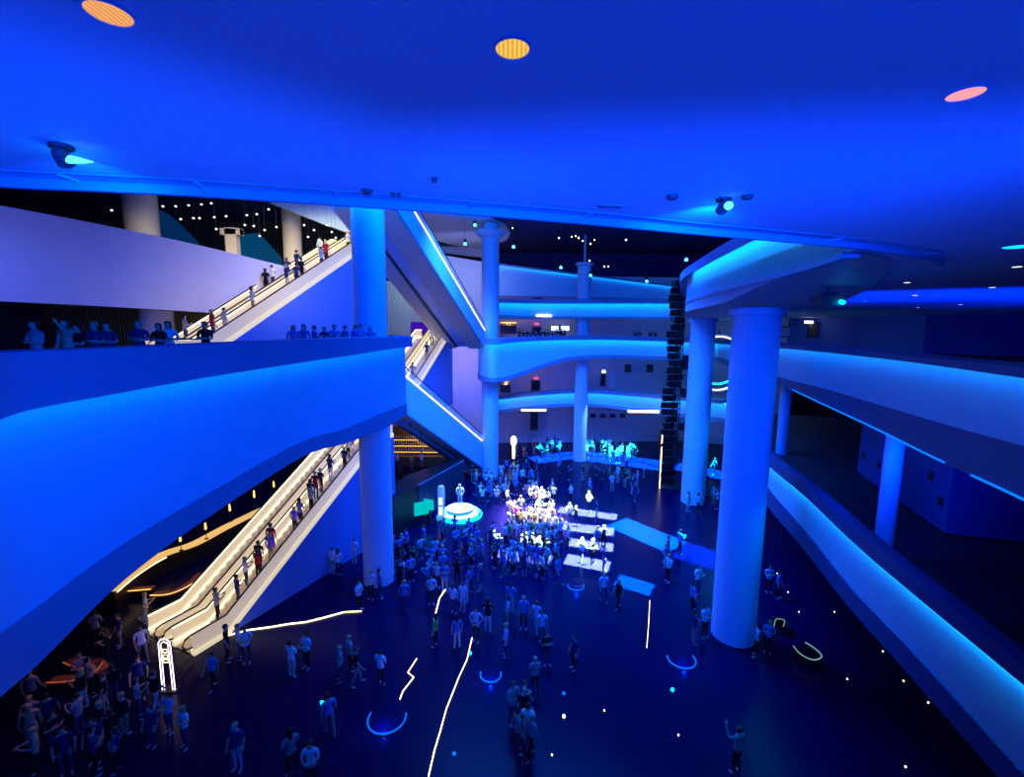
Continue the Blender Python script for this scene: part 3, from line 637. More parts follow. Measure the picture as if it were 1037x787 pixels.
bar([(576, 545), (622, 551), (619, 560), (578, 552)], 950, WB)
bar([(574, 561), (618, 569), (616, 580), (572, 571)], 950, WB)
bar([(500, 556), (560, 563), (558, 572), (500, 566)], 420, WB)
bar([(626, 522), (690, 548), (680, 562), (624, 535)], 500, CB)
bar([(628, 582), (664, 592), (656, 604), (622, 592)], 300, CB)
bar([(690, 548), (740, 562), (738, 580), (684, 566)], 120, (0, .3, 1))
bar([(540, 463), (585, 457), (585, 463), (540, 470)], 420, (0, .4, .75), 6)
bar([(592, 457), (672, 467), (668, 477), (592, 466)], 480, (0, .4, .75), 6)
bar([(684, 468), (735, 478), (735, 486), (684, 476)], 420, (0, .4, .75), 6)
area('crowd_spot', (1.6, 33.8, 22.5), (1.6, 34.6, 0), 4.6, 5.0, 4600, (1, .95, .7), 9)
area('far_crowd_spot', (11, 50.5, 6.6), (11, 51.5, 0), 5, 1.5, 260, (.35, .7, 1), 70)
area('robot_spot', (-4, 35, 20), (-4, 35, 0), 1.5, 1.5, 170, (.6, 1, 1), 10)
spot('escalator_foot_lamp', (-17.5, 20, 5), (-16, 20.5, 0), 120, WARM, 100)
spot('bar_lamp', (-22, 30, 7), (-22, 27, 0), 500, (1, .5, .2), 110)
spot('lounge_lamp', (-17, 16, 6), (-17, 15.5, 0), 90, (1, .3, .15), 100)

# luminous queue lines and rings lying on the floor
def gline(label, pts, r, mt, name='light_line', z=.03, cat='light'):
    P = [at_z(x, y, z) for x, y in pts]; b = MB(); b.tube(P, r, 6); return tag(b.build(name, mt), label, cat)
gline('long pale golden light line on the floor from the escalator foot to the tall column', [(205, 655), (225, 645), (252, 638), (275, 635), (292, 632), (310, 630), (330, 625), (348, 620), (366, 619)], .035, LEDW)
gline('thin wavering golden light line running down to the bottom edge, centre', [(478, 646), (473, 668), (465, 685), (458, 703), (452, 718), (446, 740), (440, 760), (434, 786)], .022, LEDW)
gline('short zigzag golden light line on the floor below the tall column', [(422, 667), (413, 681), (419, 686), (408, 700), (405, 708)], .022, LEDW)
gline('short bright golden line among the crowd right of the tall column', [(451, 597), (445, 606), (442, 618), (439, 630)], .03, LEDW)
gline('faint thin golden line on the open floor right of centre', [(658, 608), (657, 630), (655, 656)], .012, LEDW)
def ringfloor(px, py, r, label, mt):
    c = at_z(px, py, 0); t = thing('floor_ring', (c.x, c.y, 0), label, 'light')
    b = MB(); b.tube([(c.x+r*math.cos(a), c.y+r*math.sin(a), .05) for a in [PI*1.0+PI*k/20 for k in range(-2, 23)]], .028, 6); b.build('tube_light', mt, t)
    b = MB(); b.lathe((c.x, c.y, 0), [(r*.98, 0), (r*.98, .012), (r*.9, .015)], 28); b.build('base', FLOORM, t, True)
    point('ring_glow', (c.x, c.y-r*.6, .3), 45, (0, .02, 1), .04)
LEDD = mat('deep_blue_led', (0, 0, 0), .5, (0, .13, 1), 1.5)
ringfloor(392, 728, .72, 'glowing blue half ring on the dark floor, nearest of the floor rings', LEDD)
ringfloor(497, 684, .45, 'small glowing blue half ring on the floor left of the couple, centre', LEDD)
ringfloor(690, 668, .62, 'glowing blue half ring on the floor left of the thickest column', LEDD)
ringfloor(583, 594, .48, 'glowing blue half ring just below the white floor bars', LEDD)
for px, py, mt, lab in ((326, 712, LEDC, 'tiny cyan light on the floor left of the nearest blue ring'), (476, 662, LEDC, 'tiny cyan light beside the wavering golden line'), (571, 726, LEDW, 'tiny golden light on the floor at bottom centre'), (571, 703, LEDB, 'tiny blue light above the tiny golden light at bottom centre'), (681, 699, LEDC, 'tiny cyan light under the blue ring near the thickest column'), (460, 764, LEDB, 'tiny blue light right of the golden line near the bottom edge')):
    p = at_z(px, py, 0); b = MB(); b.lathe((p.x, p.y, 0), [(.06, 0), (.06, .05), (.03, .09)], 10); tag(b.build('floor_lamp', mt), lab, 'light')
for k, (px, py) in enumerate([(612, 720), (687, 745), (559, 765), (845, 620), (894, 660), (809, 620), (787, 581), (798, 600), (915, 690), (940, 712), (917, 777), (858, 688)]):
    p = at_z(px, py, 0); b = MB(); b.lathe((p.x, p.y, 0), [(.03, 0), (.03, .04), (.01, .05)], 8); tag(b.build('floor_stud', STARM), 'pin-point white light on the dark open floor at lower right', 'light', 'scattered pin-point lights on the floor')
# robot on its round stage
c = at_z(466, 521, 0); t = thing('stage', (c.x, c.y, 0), 'round glowing two-tier stage under the white robot figure', 'stage')
b = MB(); b.lathe((c.x, c.y, 0), [(1.55, 0), (1.6, .25), (1.5, .3), (1.1, .3)], 36); b.build('lower_tier', PLAT, t, True)
b = MB(); b.lathe((c.x, c.y, .3), [(1.05, 0), (1.1, .28), (.95, .32), (.35, .34)], 36); b.build('upper_tier', PLAT, t, True)
b = MB(); b.tube([(c.x+1.75*math.cos(a), c.y+1.75*math.sin(a), .04) for a in [2*PI*k/30 for k in range(31)]], .04, 6); b.build('edge_light', LEDC, t)
c2 = at_z(447, 526, 0)
t = thing('glass_tube', (c2.x, c2.y, 0), 'tall upright glass tube with a lit foot left of the round stage', 'display')
b = MB(); b.lathe((c2.x, c2.y, .3), [(.28, 0), (.28, 2.3), (.2, 2.45), (.05, 2.5)], 20); b.build('tube', mat('tube_glass', (.35, .5, 1), .15, (.1, .3, 1), .35, alpha=.55), t, True)
b = MB(); b.lathe((c2.x, c2.y, 0), [(.4, 0), (.4, .25), (.3, .3)], 20); b.build('base', PLAT, t, True)
for k, (dx, zz, hh) in enumerate(((0, .8, .7), (0, 1.6, .6))):
    b = MB(); b.box((c2.x, c2.y-.3, zz), (.3, .03, hh)); b.build('label_panel', SCRW, t)
for px, py, sz, lab, rz in ((427, 520, (1.1, .12, 1.0), 'larger of two teal glowing screens left of the glass tube', .5), (434, 516, (.8, .12, .8), 'smaller teal glowing screen behind the larger one', -.4)):
    p = at_z(px, py, 1.1); t = thing('kiosk_screen', (p.x, p.y, 0), lab, 'screen')
    b = MB(); b.box((p.x, p.y, 1.5), sz, rz); b.build('screen_face', SCRT, t)
    b = MB(); b.box((p.x, p.y+.12, .75), (.25, .15, 1.5), rz); b.box((p.x, p.y+.1, .03), (.7, .5, .06), rz); b.build('stand', BLACK, t)
# white neon arch at the escalator foot
c = at_z(171, 700, 0); t = thing('neon_arch', (c.x, c.y, 0), 'tall narrow white-pink neon arch sign in front of the escalator foot', 'sign')
for dx, hgt in ((.24, 2.35), (.15, 2.22)):
    pts = [(c.x-dx*1.1, c.y, .02), (c.x-dx, c.y, hgt-dx)] + [(c.x+dx*math.cos(a), c.y, hgt-dx+dx*math.sin(a)) for a in [PI-PI*k/12 for k in range(13)]] + [(c.x+dx*1.1, c.y, .02)]
    b = MB(); b.tube(pts, .015, 6); b.build('neon_tube', mat('neon_'+str(dx), (0, 0, 0), .5, (1, .75, .95), 5 if dx > .2 else 3), t)
b = MB()
for z in (1.75, 1.5, 1.3): b.tube([(c.x-.09, c.y, z), (c.x+.09, c.y, z), (c.x+.09, c.y, z+.14), (c.x-.09, c.y, z+.14), (c.x-.09, c.y, z)], .014, 5)
b.build('emblem', LEDW, t)
b = MB(); b.box((c.x, c.y+.05, .03), (.75, .35, .06)); b.build('base', BLACK, t)
# amber bar counter
def curve3(pts, z): return [at_z(x, y, z) for x, y in pts]
BP = crom([tuple(p) for p in curve3([(118, 598), (140, 580), (168, 563), (200, 552), (232, 535), (262, 520), (290, 507), (325, 492)], 1.12)], 4)
oa, ob = offs(BP, .0), offs(BP, .75)
t = thing('bar_counter', (BP[0][0], BP[0][1], 0), 'long curved bar with a glowing amber top behind the left escalators', 'bar')
b = MB(); b.loft([[(p[0], p[1], 1.08), (p[0], p[1], 1.14), (q[0], q[1], 1.14), (q[0], q[1], 1.08)] for p, q in zip(oa, ob)]); b.build('counter_top', mat('amber_top', (.5, .3, .1), .4, (1, .62, .18), .75), t)
oc = offs(BP, .1)
b = MB(); b.loft([[(p[0], p[1], 0), (p[0], p[1], 1.08), (q[0], q[1], 1.08), (q[0], q[1], 0)] for p, q in zip(oc, offs(BP, .6))]); b.build('counter_front', mat('dark_walnut', (.05, .025, .012), .5, var=.3, scale=4), t)
b = MB(); b.loft([[(p[0], p[1]-.02, 1.0), (p[0], p[1]-.02, 1.06), (p[0], p[1]+.02, 1.06), (p[0], p[1]+.02, 1.0)] for p in offs(BP, -.03)[:9]]); b.build('light_strip', LEDW, t)
for i, (px, py, h) in enumerate([(180, 560, 1.0), (206, 548, 1.1), (231, 530, 1.3), (256, 516, 1.4), (276, 503, 1.2)]):
    p = at_z(px, py, 1.14); t = thing('bar_lamp', (p.x, p.y+.3, 1.14), ['first', 'second', 'third', 'fourth', 'last'][i]+' slim amber lamp standing along the bar, counted from the left', 'lamp', 'slim lamps along the bar')
    b = MB(); b.lathe((p.x, p.y+.3, 1.14), [(.12, 0), (.12, .03), (.02, .04), (.02, h*.6)], 10); b.build('stem', BLACK, t)
    b = MB(); b.lathe((p.x, p.y+.3, 1.14+h*.6), [(.05, 0), (.07, .05), (.05, h*.4)], 10); b.build('shade', GOLD, t)
def bench(pts, label, mt, h=.45, r=.22, glow=None, name='curved_bench'):
    P = crom([tuple(at_z(x, y, h)) for x, y in pts], 4); t = thing(name, (P[0][0], P[0][1], 0), label, 'bench')
    b = MB(); b.loft([[(p[0], p[1], h-.1), (p[0], p[1], h), (q[0], q[1], h), (q[0], q[1], h-.1)] for p, q in zip(offs(P, r), offs(P, -r))]); b.build('seat', mt, t, True)
    b = MB(); b.loft([[(p[0], p[1], 0), (p[0], p[1], h-.1), (q[0], q[1], h-.1), (q[0], q[1], 0)] for p, q in zip(offs(P, r*.7), offs(P, -r*.7))]); b.build('base', BLACK, t, True)
    if glow:
        b = MB(); b.tube([(p[0], p[1], h+.03) for p in offs(P, -r)], .022, 5); b.build('edge_light', glow, t)
RUST = mat('rust_upholstery', (.45, .12, .05), .7, var=.2)
bench([(52, 688), (70, 687), (88, 683), (98, 672)], 'curved orange-lit sofa at the lower left edge of the crowd', RUST, glow=ORNG)
bench([(70, 668), (84, 673), (98, 670), (104, 678)], 'short orange-lit sofa just above the lower-left one', RUST, glow=ORNG)
bench([(155, 601), (172, 600), (190, 592), (204, 580)], 'curved rust sofa with a warm lit edge left of the escalator rail', RUST, glow=GOLD)
bench([(130, 597), (143, 596), (155, 595)], 'small warm-lit ledge between the bar and the sofas', RUST, glow=GOLD)
PALE = mat('pale_upholstery', (.5, .6, .6), .6)
bench([(781, 634), (783, 627), (789, 626), (797, 629), (796, 636)], 'small horseshoe bench with pale rim on the open floor right of the thickest column', BLACK, r=.12, glow=mat('pale_glow', (0, 0, 0), .5, (.35, .7, .6), .5))
bench([(806, 655), (812, 662), (822, 667), (829, 664), (822, 657), (814, 652)], 'larger pale-rimmed oval bench on the floor below the horseshoe one', BLACK, r=.12, glow=mat('pale_glow_b', (0, 0, 0), .5, (.35, .7, .75), .6))
# black panelled booth behind the stage
PB = [at_z(398, 545, 0), at_z(424, 528, 0), at_z(470, 497, 0), at_z(500, 500, 0)]
t = thing('booth', tuple(PB[0]), 'large black panelled booth behind the teal screens and the stage', 'booth')
b = MB(); b.prism([(PB[0].x, PB[0].y), (PB[1].x, PB[1].y), (PB[2].x, PB[2].y), (PB[2].x-.4, PB[2].y+1.5), (PB[1].x-1.5, PB[1].y+2.4), (PB[0].x-1.0, PB[0].y+1.5)], 0, 2.9); b.build('shell', BLACK, t)
b = MB()
dv = PB[2]-PB[1]; an = math.atan2(dv.y, dv.x)
for k in range(9):
    q = PB[1]+dv*((k+.5)/9); b.box((q.x+.03, q.y-.04, 1.45), (dv.length/9-.06, .04, 2.8), an)
b.build('panels', mat('navy_panel', (.02, .03, .06), .4), t)
b = MB(); b.tube([(PB[1].x, PB[1].y-.05, 2.93), (PB[2].x, PB[2].y-.05, 2.93)], .035, 6); b.build('top_rail', GREYP, t)
# lit tavern seen through the gap under the left balcony
t = thing('tavern_bar', (-11, 50, 0), 'warm-lit bar shelves seen in the gap under the left balcony end', 'bar')
a = at_y(402, 437, 50); c = at_y(455, 478, 50)
b = MB(); b.box(((a.x+c.x)/2, 50.6, (a.z)/2+.2), (c.x-a.x+3, .15, a.z+.6)); b.build('back_panel', mat('walnut_wall', (.16, .07, .03), .6, var=.3), t)
b = MB()
for z in (1.2, 1.9, 2.6): b.box(((a.x+c.x)/2, 50.3, z), (c.x-a.x+2, .5, .05))
b.build('shelf', BLACK, t)
b = MB()
for z in (1.12, 1.82, 2.52): b.box(((a.x+c.x)/2, 50.1, z), (c.x-a.x+1.4, .05, .05))
b.build('light_strip', GOLD, t)
b = MB()
for z in (1.3, 2.0, 2.7):
    for k in range(26): b.lathe(((a.x-.7)+k*.27, 50.3, z-.07), [(.06, 0), (.06, .22), (.02, .3), (.02, .4)], 6)
tag(b.build('bottles', BEIGE), kind='stuff')
b = MB(); b.box(((a.x+c.x)/2, 48.6, .55), (c.x-a.x+1, .6, 1.1)); b.build('counter', mat('counter_wood', (.2, .1, .04), .4), t)
point('tavern_lamp', ((a.x+c.x)/2, 49.3, 3.2), 130, (1, .6, .35), .2)
for k, (px, py, lab) in enumerate(((520, 448, 'bright golden glowing pillar sign right of the left flared column'),)):
    p = at_z(px, 466, 0); t = thing('glowing_pillar', (p.x, p.y, 0), lab, 'sign')
    b = MB(); b.lathe((p.x, p.y, 0), [(.3, 0), (.3, .15), (.12, .2)], 14); b.build('base', BLACK, t)
    b = MB(); b.lathe((p.x, p.y, .2), [(.12, 0), (.16, 1.5), (.32, 1.7), (.34, 2.3), (.2, 2.6)], 16); b.build('shade', LEDW, t, True)
    point('pillar_lamp', (p.x, p.y-.8, 2), 60, WARM, .1)

# ================================================================ people
def skin_mesh(verts, edges, radii, root, sub=1):
    me = bpy.data.meshes.new('tmp'); me.from_pydata(verts, edges, []); o = bpy.data.objects.new('tmp', me); COL.objects.link(o)
    o.modifiers.new('s', 'SKIN'); md = o.modifiers.new('d', 'SUBSURF'); md.levels = sub; md.render_levels = sub
    for v, r in zip(me.skin_vertices[0].data, radii): v.radius = r if isinstance(r, tuple) else (r, r)
    me.skin_vertices[0].data[root].use_root = True
    dg = bpy.context.evaluated_depsgraph_get(); dg.update()
    out = bpy.data.meshes.new_from_object(o.evaluated_get(dg)); bpy.data.objects.remove(o); bpy.data.meshes.remove(me); return out
def figure(pose, dress=False):
    V = []; E = []; R = []; N = {}
    def add(n, p, r, par=None):
        N[n] = len(V); V.append(p); R.append(r)
        if par is not None: E.append((N[par], N[n]))
    add('pel', (0, 0, .95), (.16, .115)); add('wai', (0, .01, 1.10), (.135, .10), 'pel'); add('che', (0, .01, 1.30), (.165, .115), 'wai')
    add('sho', (0, .02, 1.42), (.12, .085), 'che'); add('nec', (0, .005, 1.50), .052, 'sho'); add('jaw', (0, -.02, 1.565), (.06, .07), 'nec'); add('hea', (0, -.01, 1.64), (.077, .092), 'jaw'); add('top', (0, .0, 1.71), (.055, .065), 'hea')
    st = {'walk': (.22, -.18)}.get(pose, (.02, -.02))
    for s, fy in ((-1, st[0]), (1, st[1])):
        k = 'l' if s < 0 else 'r'
        add(k+'hip', (s*.095, 0, .88), (.088, .095), 'pel'); add(k+'kne', (s*.105, fy*.45-.02, .50), .058, k+'hip')
        add(k+'cal', (s*.108, fy*.75+.015, .32), .052, k+'kne'); add(k+'ank', (s*.11, fy+.02, .085), .036, k+'cal')
        add(k+'hee', (s*.11, fy+.015, .04), .038, k+'ank'); add(k+'toe', (s*.125, fy-.15, .03), (.04, .026), k+'hee')
        if pose == 'phone' or (pose == 'raise' and s > 0): A = [(s*.2, .02, 1.40), (s*.245, -.03, 1.14), (s*.12, -.27, 1.24 if pose == 'phone' else 1.24), (s*.05, -.33, 1.28)]
        if pose == 'raise' and s > 0: A = [(s*.2, .02, 1.41), (s*.27, -.15, 1.33), (s*.20, -.28, 1.56), (s*.17, -.31, 1.65)]
        if pose == 'raise' and s < 0: A = [(s*.2, .02, 1.40), (s*.25, .0, 1.13), (s*.24, -.1, .88), (s*.23, -.14, .80)]
        if pose in ('stand', 'walk'): A = [(s*.2, .02, 1.40), (s*.25, .03 + fy*-.25, 1.13), (s*.25, -.05+fy*-.6, .88), (s*.24, -.08+fy*-.7, .80)]
        if pose == 'hips': A = [(s*.2, .02, 1.40), (s*.31, .08, 1.17), (s*.20, -.02, 1.0), (s*.15, -.06, .97)]
        if pose == 'fold': A = [(s*.2, .02, 1.40), (s*.25, -.02, 1.14), (s*.08, -.17, 1.17), (-s*.02, -.185, 1.19)]
        add(k+'sh', A[0], .058, 'sho'); add(k+'el', A[1], .042, k+'sh'); add(k+'wr', A[2], .027, k+'el'); add(k+'pa', A[3], (.04, .018), k+'wr')
        d = (Vector(A[3])-Vector(A[2])).normalized(); side = d.cross(Vector((s, .3, .2))).normalized()
        for q in range(4):
            b0 = Vector(A[3])+d*.03+side*(q-1.5)*.021; L = (.055, .068, .064, .048)[q]
            add(k+'f%d' % q, tuple(b0), .009, k+'pa'); add(k+'g%d' % q, tuple(b0+d*L*.6), .008, k+'f%d' % q); add(k+'h%d' % q, tuple(b0+d*L+Vector((-s*.012, 0, 0))), .007, k+'g%d' % q)
        b0 = Vector(A[3])-side*.035; add(k+'t0', tuple(b0), .010, k+'pa'); add(k+'t1', tuple(b0+d*.035-side*.012), .008, k+'t0')
    me = skin_mesh(V, E, R, 0, 1)
    # face: nose, brow and ears pulled from the head surface
    for v in me.vertices:
        c = v.co
        if c.z > 1.50 and c.y < -.05 and abs(c.x) < .02 and 1.58 < c.z < 1.64: c.y -= .018
    me.materials.append(SKINM); me.materials.append(SHIRT); me.materials.append(TROUS); me.materials.append(SHOEM)
    lsh = {'l': V[N['lsh']], 'r': V[N['rsh']]}
    for p in me.polygons:
        c = p.center; p.use_smooth = True; arm = False
        for k in 'lr':
            a, e, w_, h = [Vector(V[N[k+q]]) for q in ('sh', 'el', 'wr', 'pa')]
            def dist(P, A, B): t = max(0, min(1, (P-A).dot(B-A)/max(1e-6, (B-A).length_squared))); return (P-(A+(B-A)*t)).length, t
            d1, t1 = dist(c, a, e); d2, t2 = dist(c, e, w_); d3 = (c-h).length
            if d1 < .075 and t1 > .15: arm = 'up' if t1 < .75 else 'skin'
            if d2 < .055 and t2 > .02 or d3 < .13 and (d2 < .2): arm = 'skin'
        if arm == 'skin' and not (abs(c.x) < .13 and c.z < 1.0 and c.z > .9): p.material_index = 0
        elif arm == 'up': p.material_index = 1
        elif c.z > 1.47: p.material_index = 0
        elif c.z > (.9 if not dress else .5): p.material_index = 1
        elif c.z > .09: p.material_index = 2 if not dress else 0
        else: p.material_index = 3
    return me
def hair_mesh(long_):
    b = MB(); rings = []
    prof = [(1.735, .03), (1.72, .065), (1.69, .085), (1.65, .093), (1.60, .09)] + ([(1.52, .085), (1.45, .09), (1.38, .07)] if long_ else [(1.565, .075)])
    for z, r in prof:
        ring_ = []
        for k in range(14):
            a = 2*PI*k/14; f = 1.0
            y = math.sin(a); x = math.cos(a)
            yy = .012+y*r*1.15
            if y < -.2 and z < 1.67: yy = max(yy, .0 if z > 1.6 else .03)
            if z < 1.5: yy = max(yy, .045)
            ring_.append((x*r, yy, z))
        rings.append(ring_)
    b.loft(rings); o = b.build('hair', HAIRM, smooth=True); me = o.data; bpy.data.objects.remove(o); return me
POSES = ['stand', 'walk', 'phone', 'raise', 'hips', 'fold']
FIG = {p: figure(p) for p in POSES}; FIG['dress'] = figure('stand', True)
HAIR = {False: hair_mesh(False), True: hair_mesh(True)}
HM = {c: mat('hair_'+c, col, .6) for c, col in dict(dark=(.02, .014, .01), brown=(.10, .05, .025), blond=(.5, .36, .16)).items()}
POSET = dict(stand='arms down', walk='walking', phone='holding phone', hips='hands on hips', fold='arms folded', dress='')
POSET['raise'] = 'arm raised'
COLS = dict(white=(.85, .85, .8), grey=(.3, .3, .3), black=(.015, .015, .02), navy=(.02, .04, .14), blue=(.10, .22, .55), pale=(.45, .6, .8), red=(.4, .02, .03), green=(.05, .55, .08), magenta=(.75, .04, .35), yellow=(.8, .6, .1), purple=(.3, .12, .6), tan=(.5, .38, .22))
PLACED = []
rnd = random.Random(11)
phone_m = mat('phone_glow', (0, 0, 0), .5, (.7, .85, 1), 2.5)
USED = {}
def person(pos, label=None, col=None, pose=None, face=None, group=None, zone=None, scale=None, gap=.42):
    if pos[2] < 1 and any(math.hypot(pos[0]-a, pos[1]-b_) < r+.42 for a, b_, r in ((-7.9, 25.6, .9), (11.1, 20.9, 1.1), (16.1, 38.7, 1), (-2.2, 45.6, .9), (7.9, 51.4, .8), (-4, 35.1, 1.7), (15.4, 42.6, 1.3))):
        if label is None: return None
    if any(abs(pos[2]-q[2]) < 1.5 and math.hypot(pos[0]-q[0], pos[1]-q[1]) < gap for q in PLACED): return None
    PLACED.append(tuple(pos))
    pose = pose or rnd.choice(['stand', 'stand', 'walk', 'phone', 'phone', 'raise', 'hips', 'fold', 'dress'])
    col = col or rnd.choice(['white', 'white', 'pale', 'pale', 'blue', 'navy', 'black', 'grey', 'black'])
    o = bpy.data.objects.new('person', FIG[pose]); COL.objects.link(o)
    o.location = pos; o.rotation_euler.z = face if face is not None else rnd.uniform(0, 2*PI)
    sc = scale or rnd.uniform(.94, 1.05); o.scale = (sc*1.06, sc*1.06, sc)
    c = COLS[col]; j = rnd.uniform(.8, 1.15); o.color = (min(1, c[0]*j), min(1, c[1]*j), min(1, c[2]*j), 1)
    lg = pose == 'dress' or rnd.random() < .35; hc = rnd.choice(['dark', 'dark', 'brown', 'blond'])
    h = bpy.data.objects.new('hair', HAIR[lg]); COL.objects.link(h); h.parent = o
    h.material_slots[0].link = 'OBJECT'; h.material_slots[0].material = HM[hc]
    cn = {'pale': 'pale blue'}.get(col, col)
    if label is None:
        label = 'person in %s dress, %s' % (cn, zone) if pose == 'dress' else 'person in %s shirt %s, %s' % (cn, POSET[pose], zone)
    tag(o, label, 'person', group); return o
def inside(x, y, P):
    r = False
    for i in range(len(P)):
        (a, b_), (c, d) = P[i], P[i-1]
        if (b_ > y) != (d > y) and x < (c-a)*(y-b_)/(d-b_)+a: r = not r
    return r
def crowd(poly, n, zone, group, cols=None, z=0, gap=.42, tries=40, poses=None):
    xs = [p[0] for p in poly]; ys = [p[1] for p in poly]; cx = sum(xs)/len(xs); cy = sum(ys)/len(ys); k = 0
    for _ in range(n*tries):
        if k >= n: break
        # even spread over the real floor area
        x = rnd.uniform(min(xs), max(xs)); y = rnd.uniform(min(ys), max(ys))
        if not inside(x, y, poly): continue
        p = at_z(x, y, z)
        wx = 'left' if x < cx-(max(xs)-min(xs))*.17 else ('right' if x > cx+(max(xs)-min(xs))*.17 else 'middle')
        wx += ' front' if y > cy else ' back'
        if person((p.x, p.y, z), None, rnd.choice(cols) if cols else None, rnd.choice(poses) if poses else None, None, group, wx+' of '+zone, gap=gap): k += 1
def lone(x, y, label, col, pose, face=None, z=0, scale=None): p = at_z(x, y, z); return person((p.x, p.y, z), label, col, pose, face, scale=scale, gap=.2)
L_ = [
 (296, 686, 'white', 'fold', 'person in white shirt, left one of the pair standing left of the zigzag light line'),
 (311, 677, 'pale', 'phone', 'person in pale blue shirt, right one of the pair left of the zigzag light line'),
 (386, 694, 'white', 'fold', 'person in bright white shirt standing alone between the column and the zigzag line'),
 (334, 744, 'blue', 'walk', 'person in blue walking alone left of the nearest blue half ring'),
 (296, 786, 'grey', 'fold', 'person in grey, left one of two at the bottom edge'),
 (316, 800, 'white', 'phone', 'person in white shirt cut by the bottom edge, right one of two'),
 (410, 618, 'blue', 'stand', 'person in blue shirt standing just right of the tall column foot'),
 (437, 612, 'pale', 'phone', 'person in pale blue shirt facing the viewer right of the tall column'),
 (441, 655, 'green', 'stand', 'person in green top at the foot of the short bright golden line'),
 (463, 656, 'blue', 'stand', 'person in blue shirt seen from behind left of the wavering golden line top'),
 (482, 650, 'pale', 'hips', 'person in pale shirt at the top of the wavering golden line'),
 (494, 640, 'black', 'fold', 'person in black behind the small blue half ring'),
 (512, 665, 'pale', 'stand', 'person in all pale blue standing alone right of the small blue half ring'),
 (514, 634, 'pale', 'stand', 'person in pale blue in a column of three, nearest of the left pair'),
 (517, 620, 'blue', 'stand', 'person in blue, farther of the left pair near the half ring'),
 (530, 637, 'blue', 'stand', 'broad person in blue shirt seen from behind, centre floor'),
 (543, 640, 'pale', 'walk', 'person in pale blue walking, left one of the couple on the open floor'),
 (549, 650, 'pale', 'stand', 'person in pale blue, right one of the couple on the open floor'),
 (554, 674, 'black', 'fold', 'person in black top and pale shorts below the couple, centre'),
 (581, 678, 'navy', 'stand', 'person in navy with a white bag standing alone on the open floor'),
 (611, 609, 'pale', 'walk', 'person in pale shirt walking below the white floor bars'),
 (626, 616, 'black', 'walk', 'person in black walking right of the one in pale shirt below the bars'),
 (713, 646, 'pale', 'phone', 'person in pale shirt at the left foot of the thickest column'),
 (765, 665, 'pale', 'fold', 'person in pale blue, left of the pair at the right foot of the thickest column'),
 (777, 661, 'blue', 'phone', 'person in blue, right of the pair at the right foot of the thickest column'),
 (701, 620, 'blue', 'stand', 'person in blue left of the thickest column, behind the one in pale shirt'),
 (706, 602, 'white', 'phone', 'person in white far left of the thickest column by a table'),
 (702, 652, 'navy', 'fold', 'person in dark navy right above the blue half ring near the thickest column'),
 (778, 600, 'pale', 'phone', 'person in pale blue right of the thickest column, farther one of two'),
 (788, 606, 'blue', 'stand', 'person in blue right of the thickest column, nearer one of two'),
 (745, 783, 'grey', 'raise', 'lone dim person in grey with an arm raised at the bottom right'),
 (216, 697, 'blue', 'walk', 'person in blue, left of the group of three near the escalator foot'),
 (231, 670, 'black', 'stand', 'person in black in the group of three near the escalator foot'),
 (250, 672, 'white', 'phone', 'person in bright white shirt, right one of the group near the escalator foot'),
 (243, 668, 'pale', 'stand', 'person in pale shirt behind the bright white shirt near the escalator foot'),
 (188, 757, 'white', 'fold', 'person in bright pale shirt below the neon arch'),
 (172, 742, 'pale', 'phone', 'person in pale cap and shirt just under the neon arch'),
 (241, 780, 'navy', 'stand', 'person in dark navy at the bottom left, right of the pale-shirted one'),
 (93, 706, 'tan', 'fold', 'person in tan shirt lit warm beside the orange sofas'),
 (337, 580, 'white', 'phone', 'person in white shirt beside the blue escalator wall'),
 (343, 583, 'pale', 'fold', 'person in patterned pale shirt right next to the white-shirted one by the escalator wall'),
 (359, 570, 'pale', 'phone', 'person in pale shirt standing behind, left of the tall column'),
 (345, 552, 'blue', 'stand', 'person in blue by the escalator wall, farther back'),
 (364, 618, 'pale', 'fold', 'person in pale blue at the tall column foot where the light line ends'),
 (376, 607, 'pale', 'phone', 'person in pale shirt, left one right in front of the tall column foot'),
 (385, 606, 'blue', 'fold', 'person in blue shirt, right one in front of the tall column foot'),
 (345, 690, 'grey', 'hips', 'dim person in grey in the loose group left of the white-shirted loner'),
 (355, 680, 'grey', 'stand', 'dim person in grey at the back of the loose group below the tall column'),
 (362, 694, 'black', 'walk', 'dim person in black at the right of the loose group below the tall column'),
 (576, 530, 'white', 'stand', 'person in white on the second white floor bar from the back'),
 (583, 533, 'black', 'fold', 'person in black with pale cap on the second white floor bar'),
 (578, 510, 'white', 'fold', 'person in white, left of the two behind the first white floor bar'),
 (596, 518, 'white', 'phone', 'person in white shirt standing on the first floor bar, right of the pair'),
 (604, 528, 'navy', 'stand', 'person in dark navy at the right end of the first floor bar'),
 (575, 556, 'white', 'stand', 'person in pale greenish white at the left end of the third floor bar'),
 (589, 571, 'pale', 'walk', 'person in pale cap and blue walking on the last white floor bar'),
 (600, 571, 'black', 'fold', 'person in black standing on the last white floor bar'),
 (605, 557, 'blue', 'stand', 'person in blue on the third floor bar, left of two'),
 (611, 556, 'black', 'hips', 'person in black on the third floor bar, right of two'),
 (611, 580, 'navy', 'stand', 'person in navy at the near right corner of the last floor bar'),
]
for x, y, c, p, l in L_: lone(x, y, l, c, p, rnd.uniform(-.6, .6) if p == 'phone' else None)
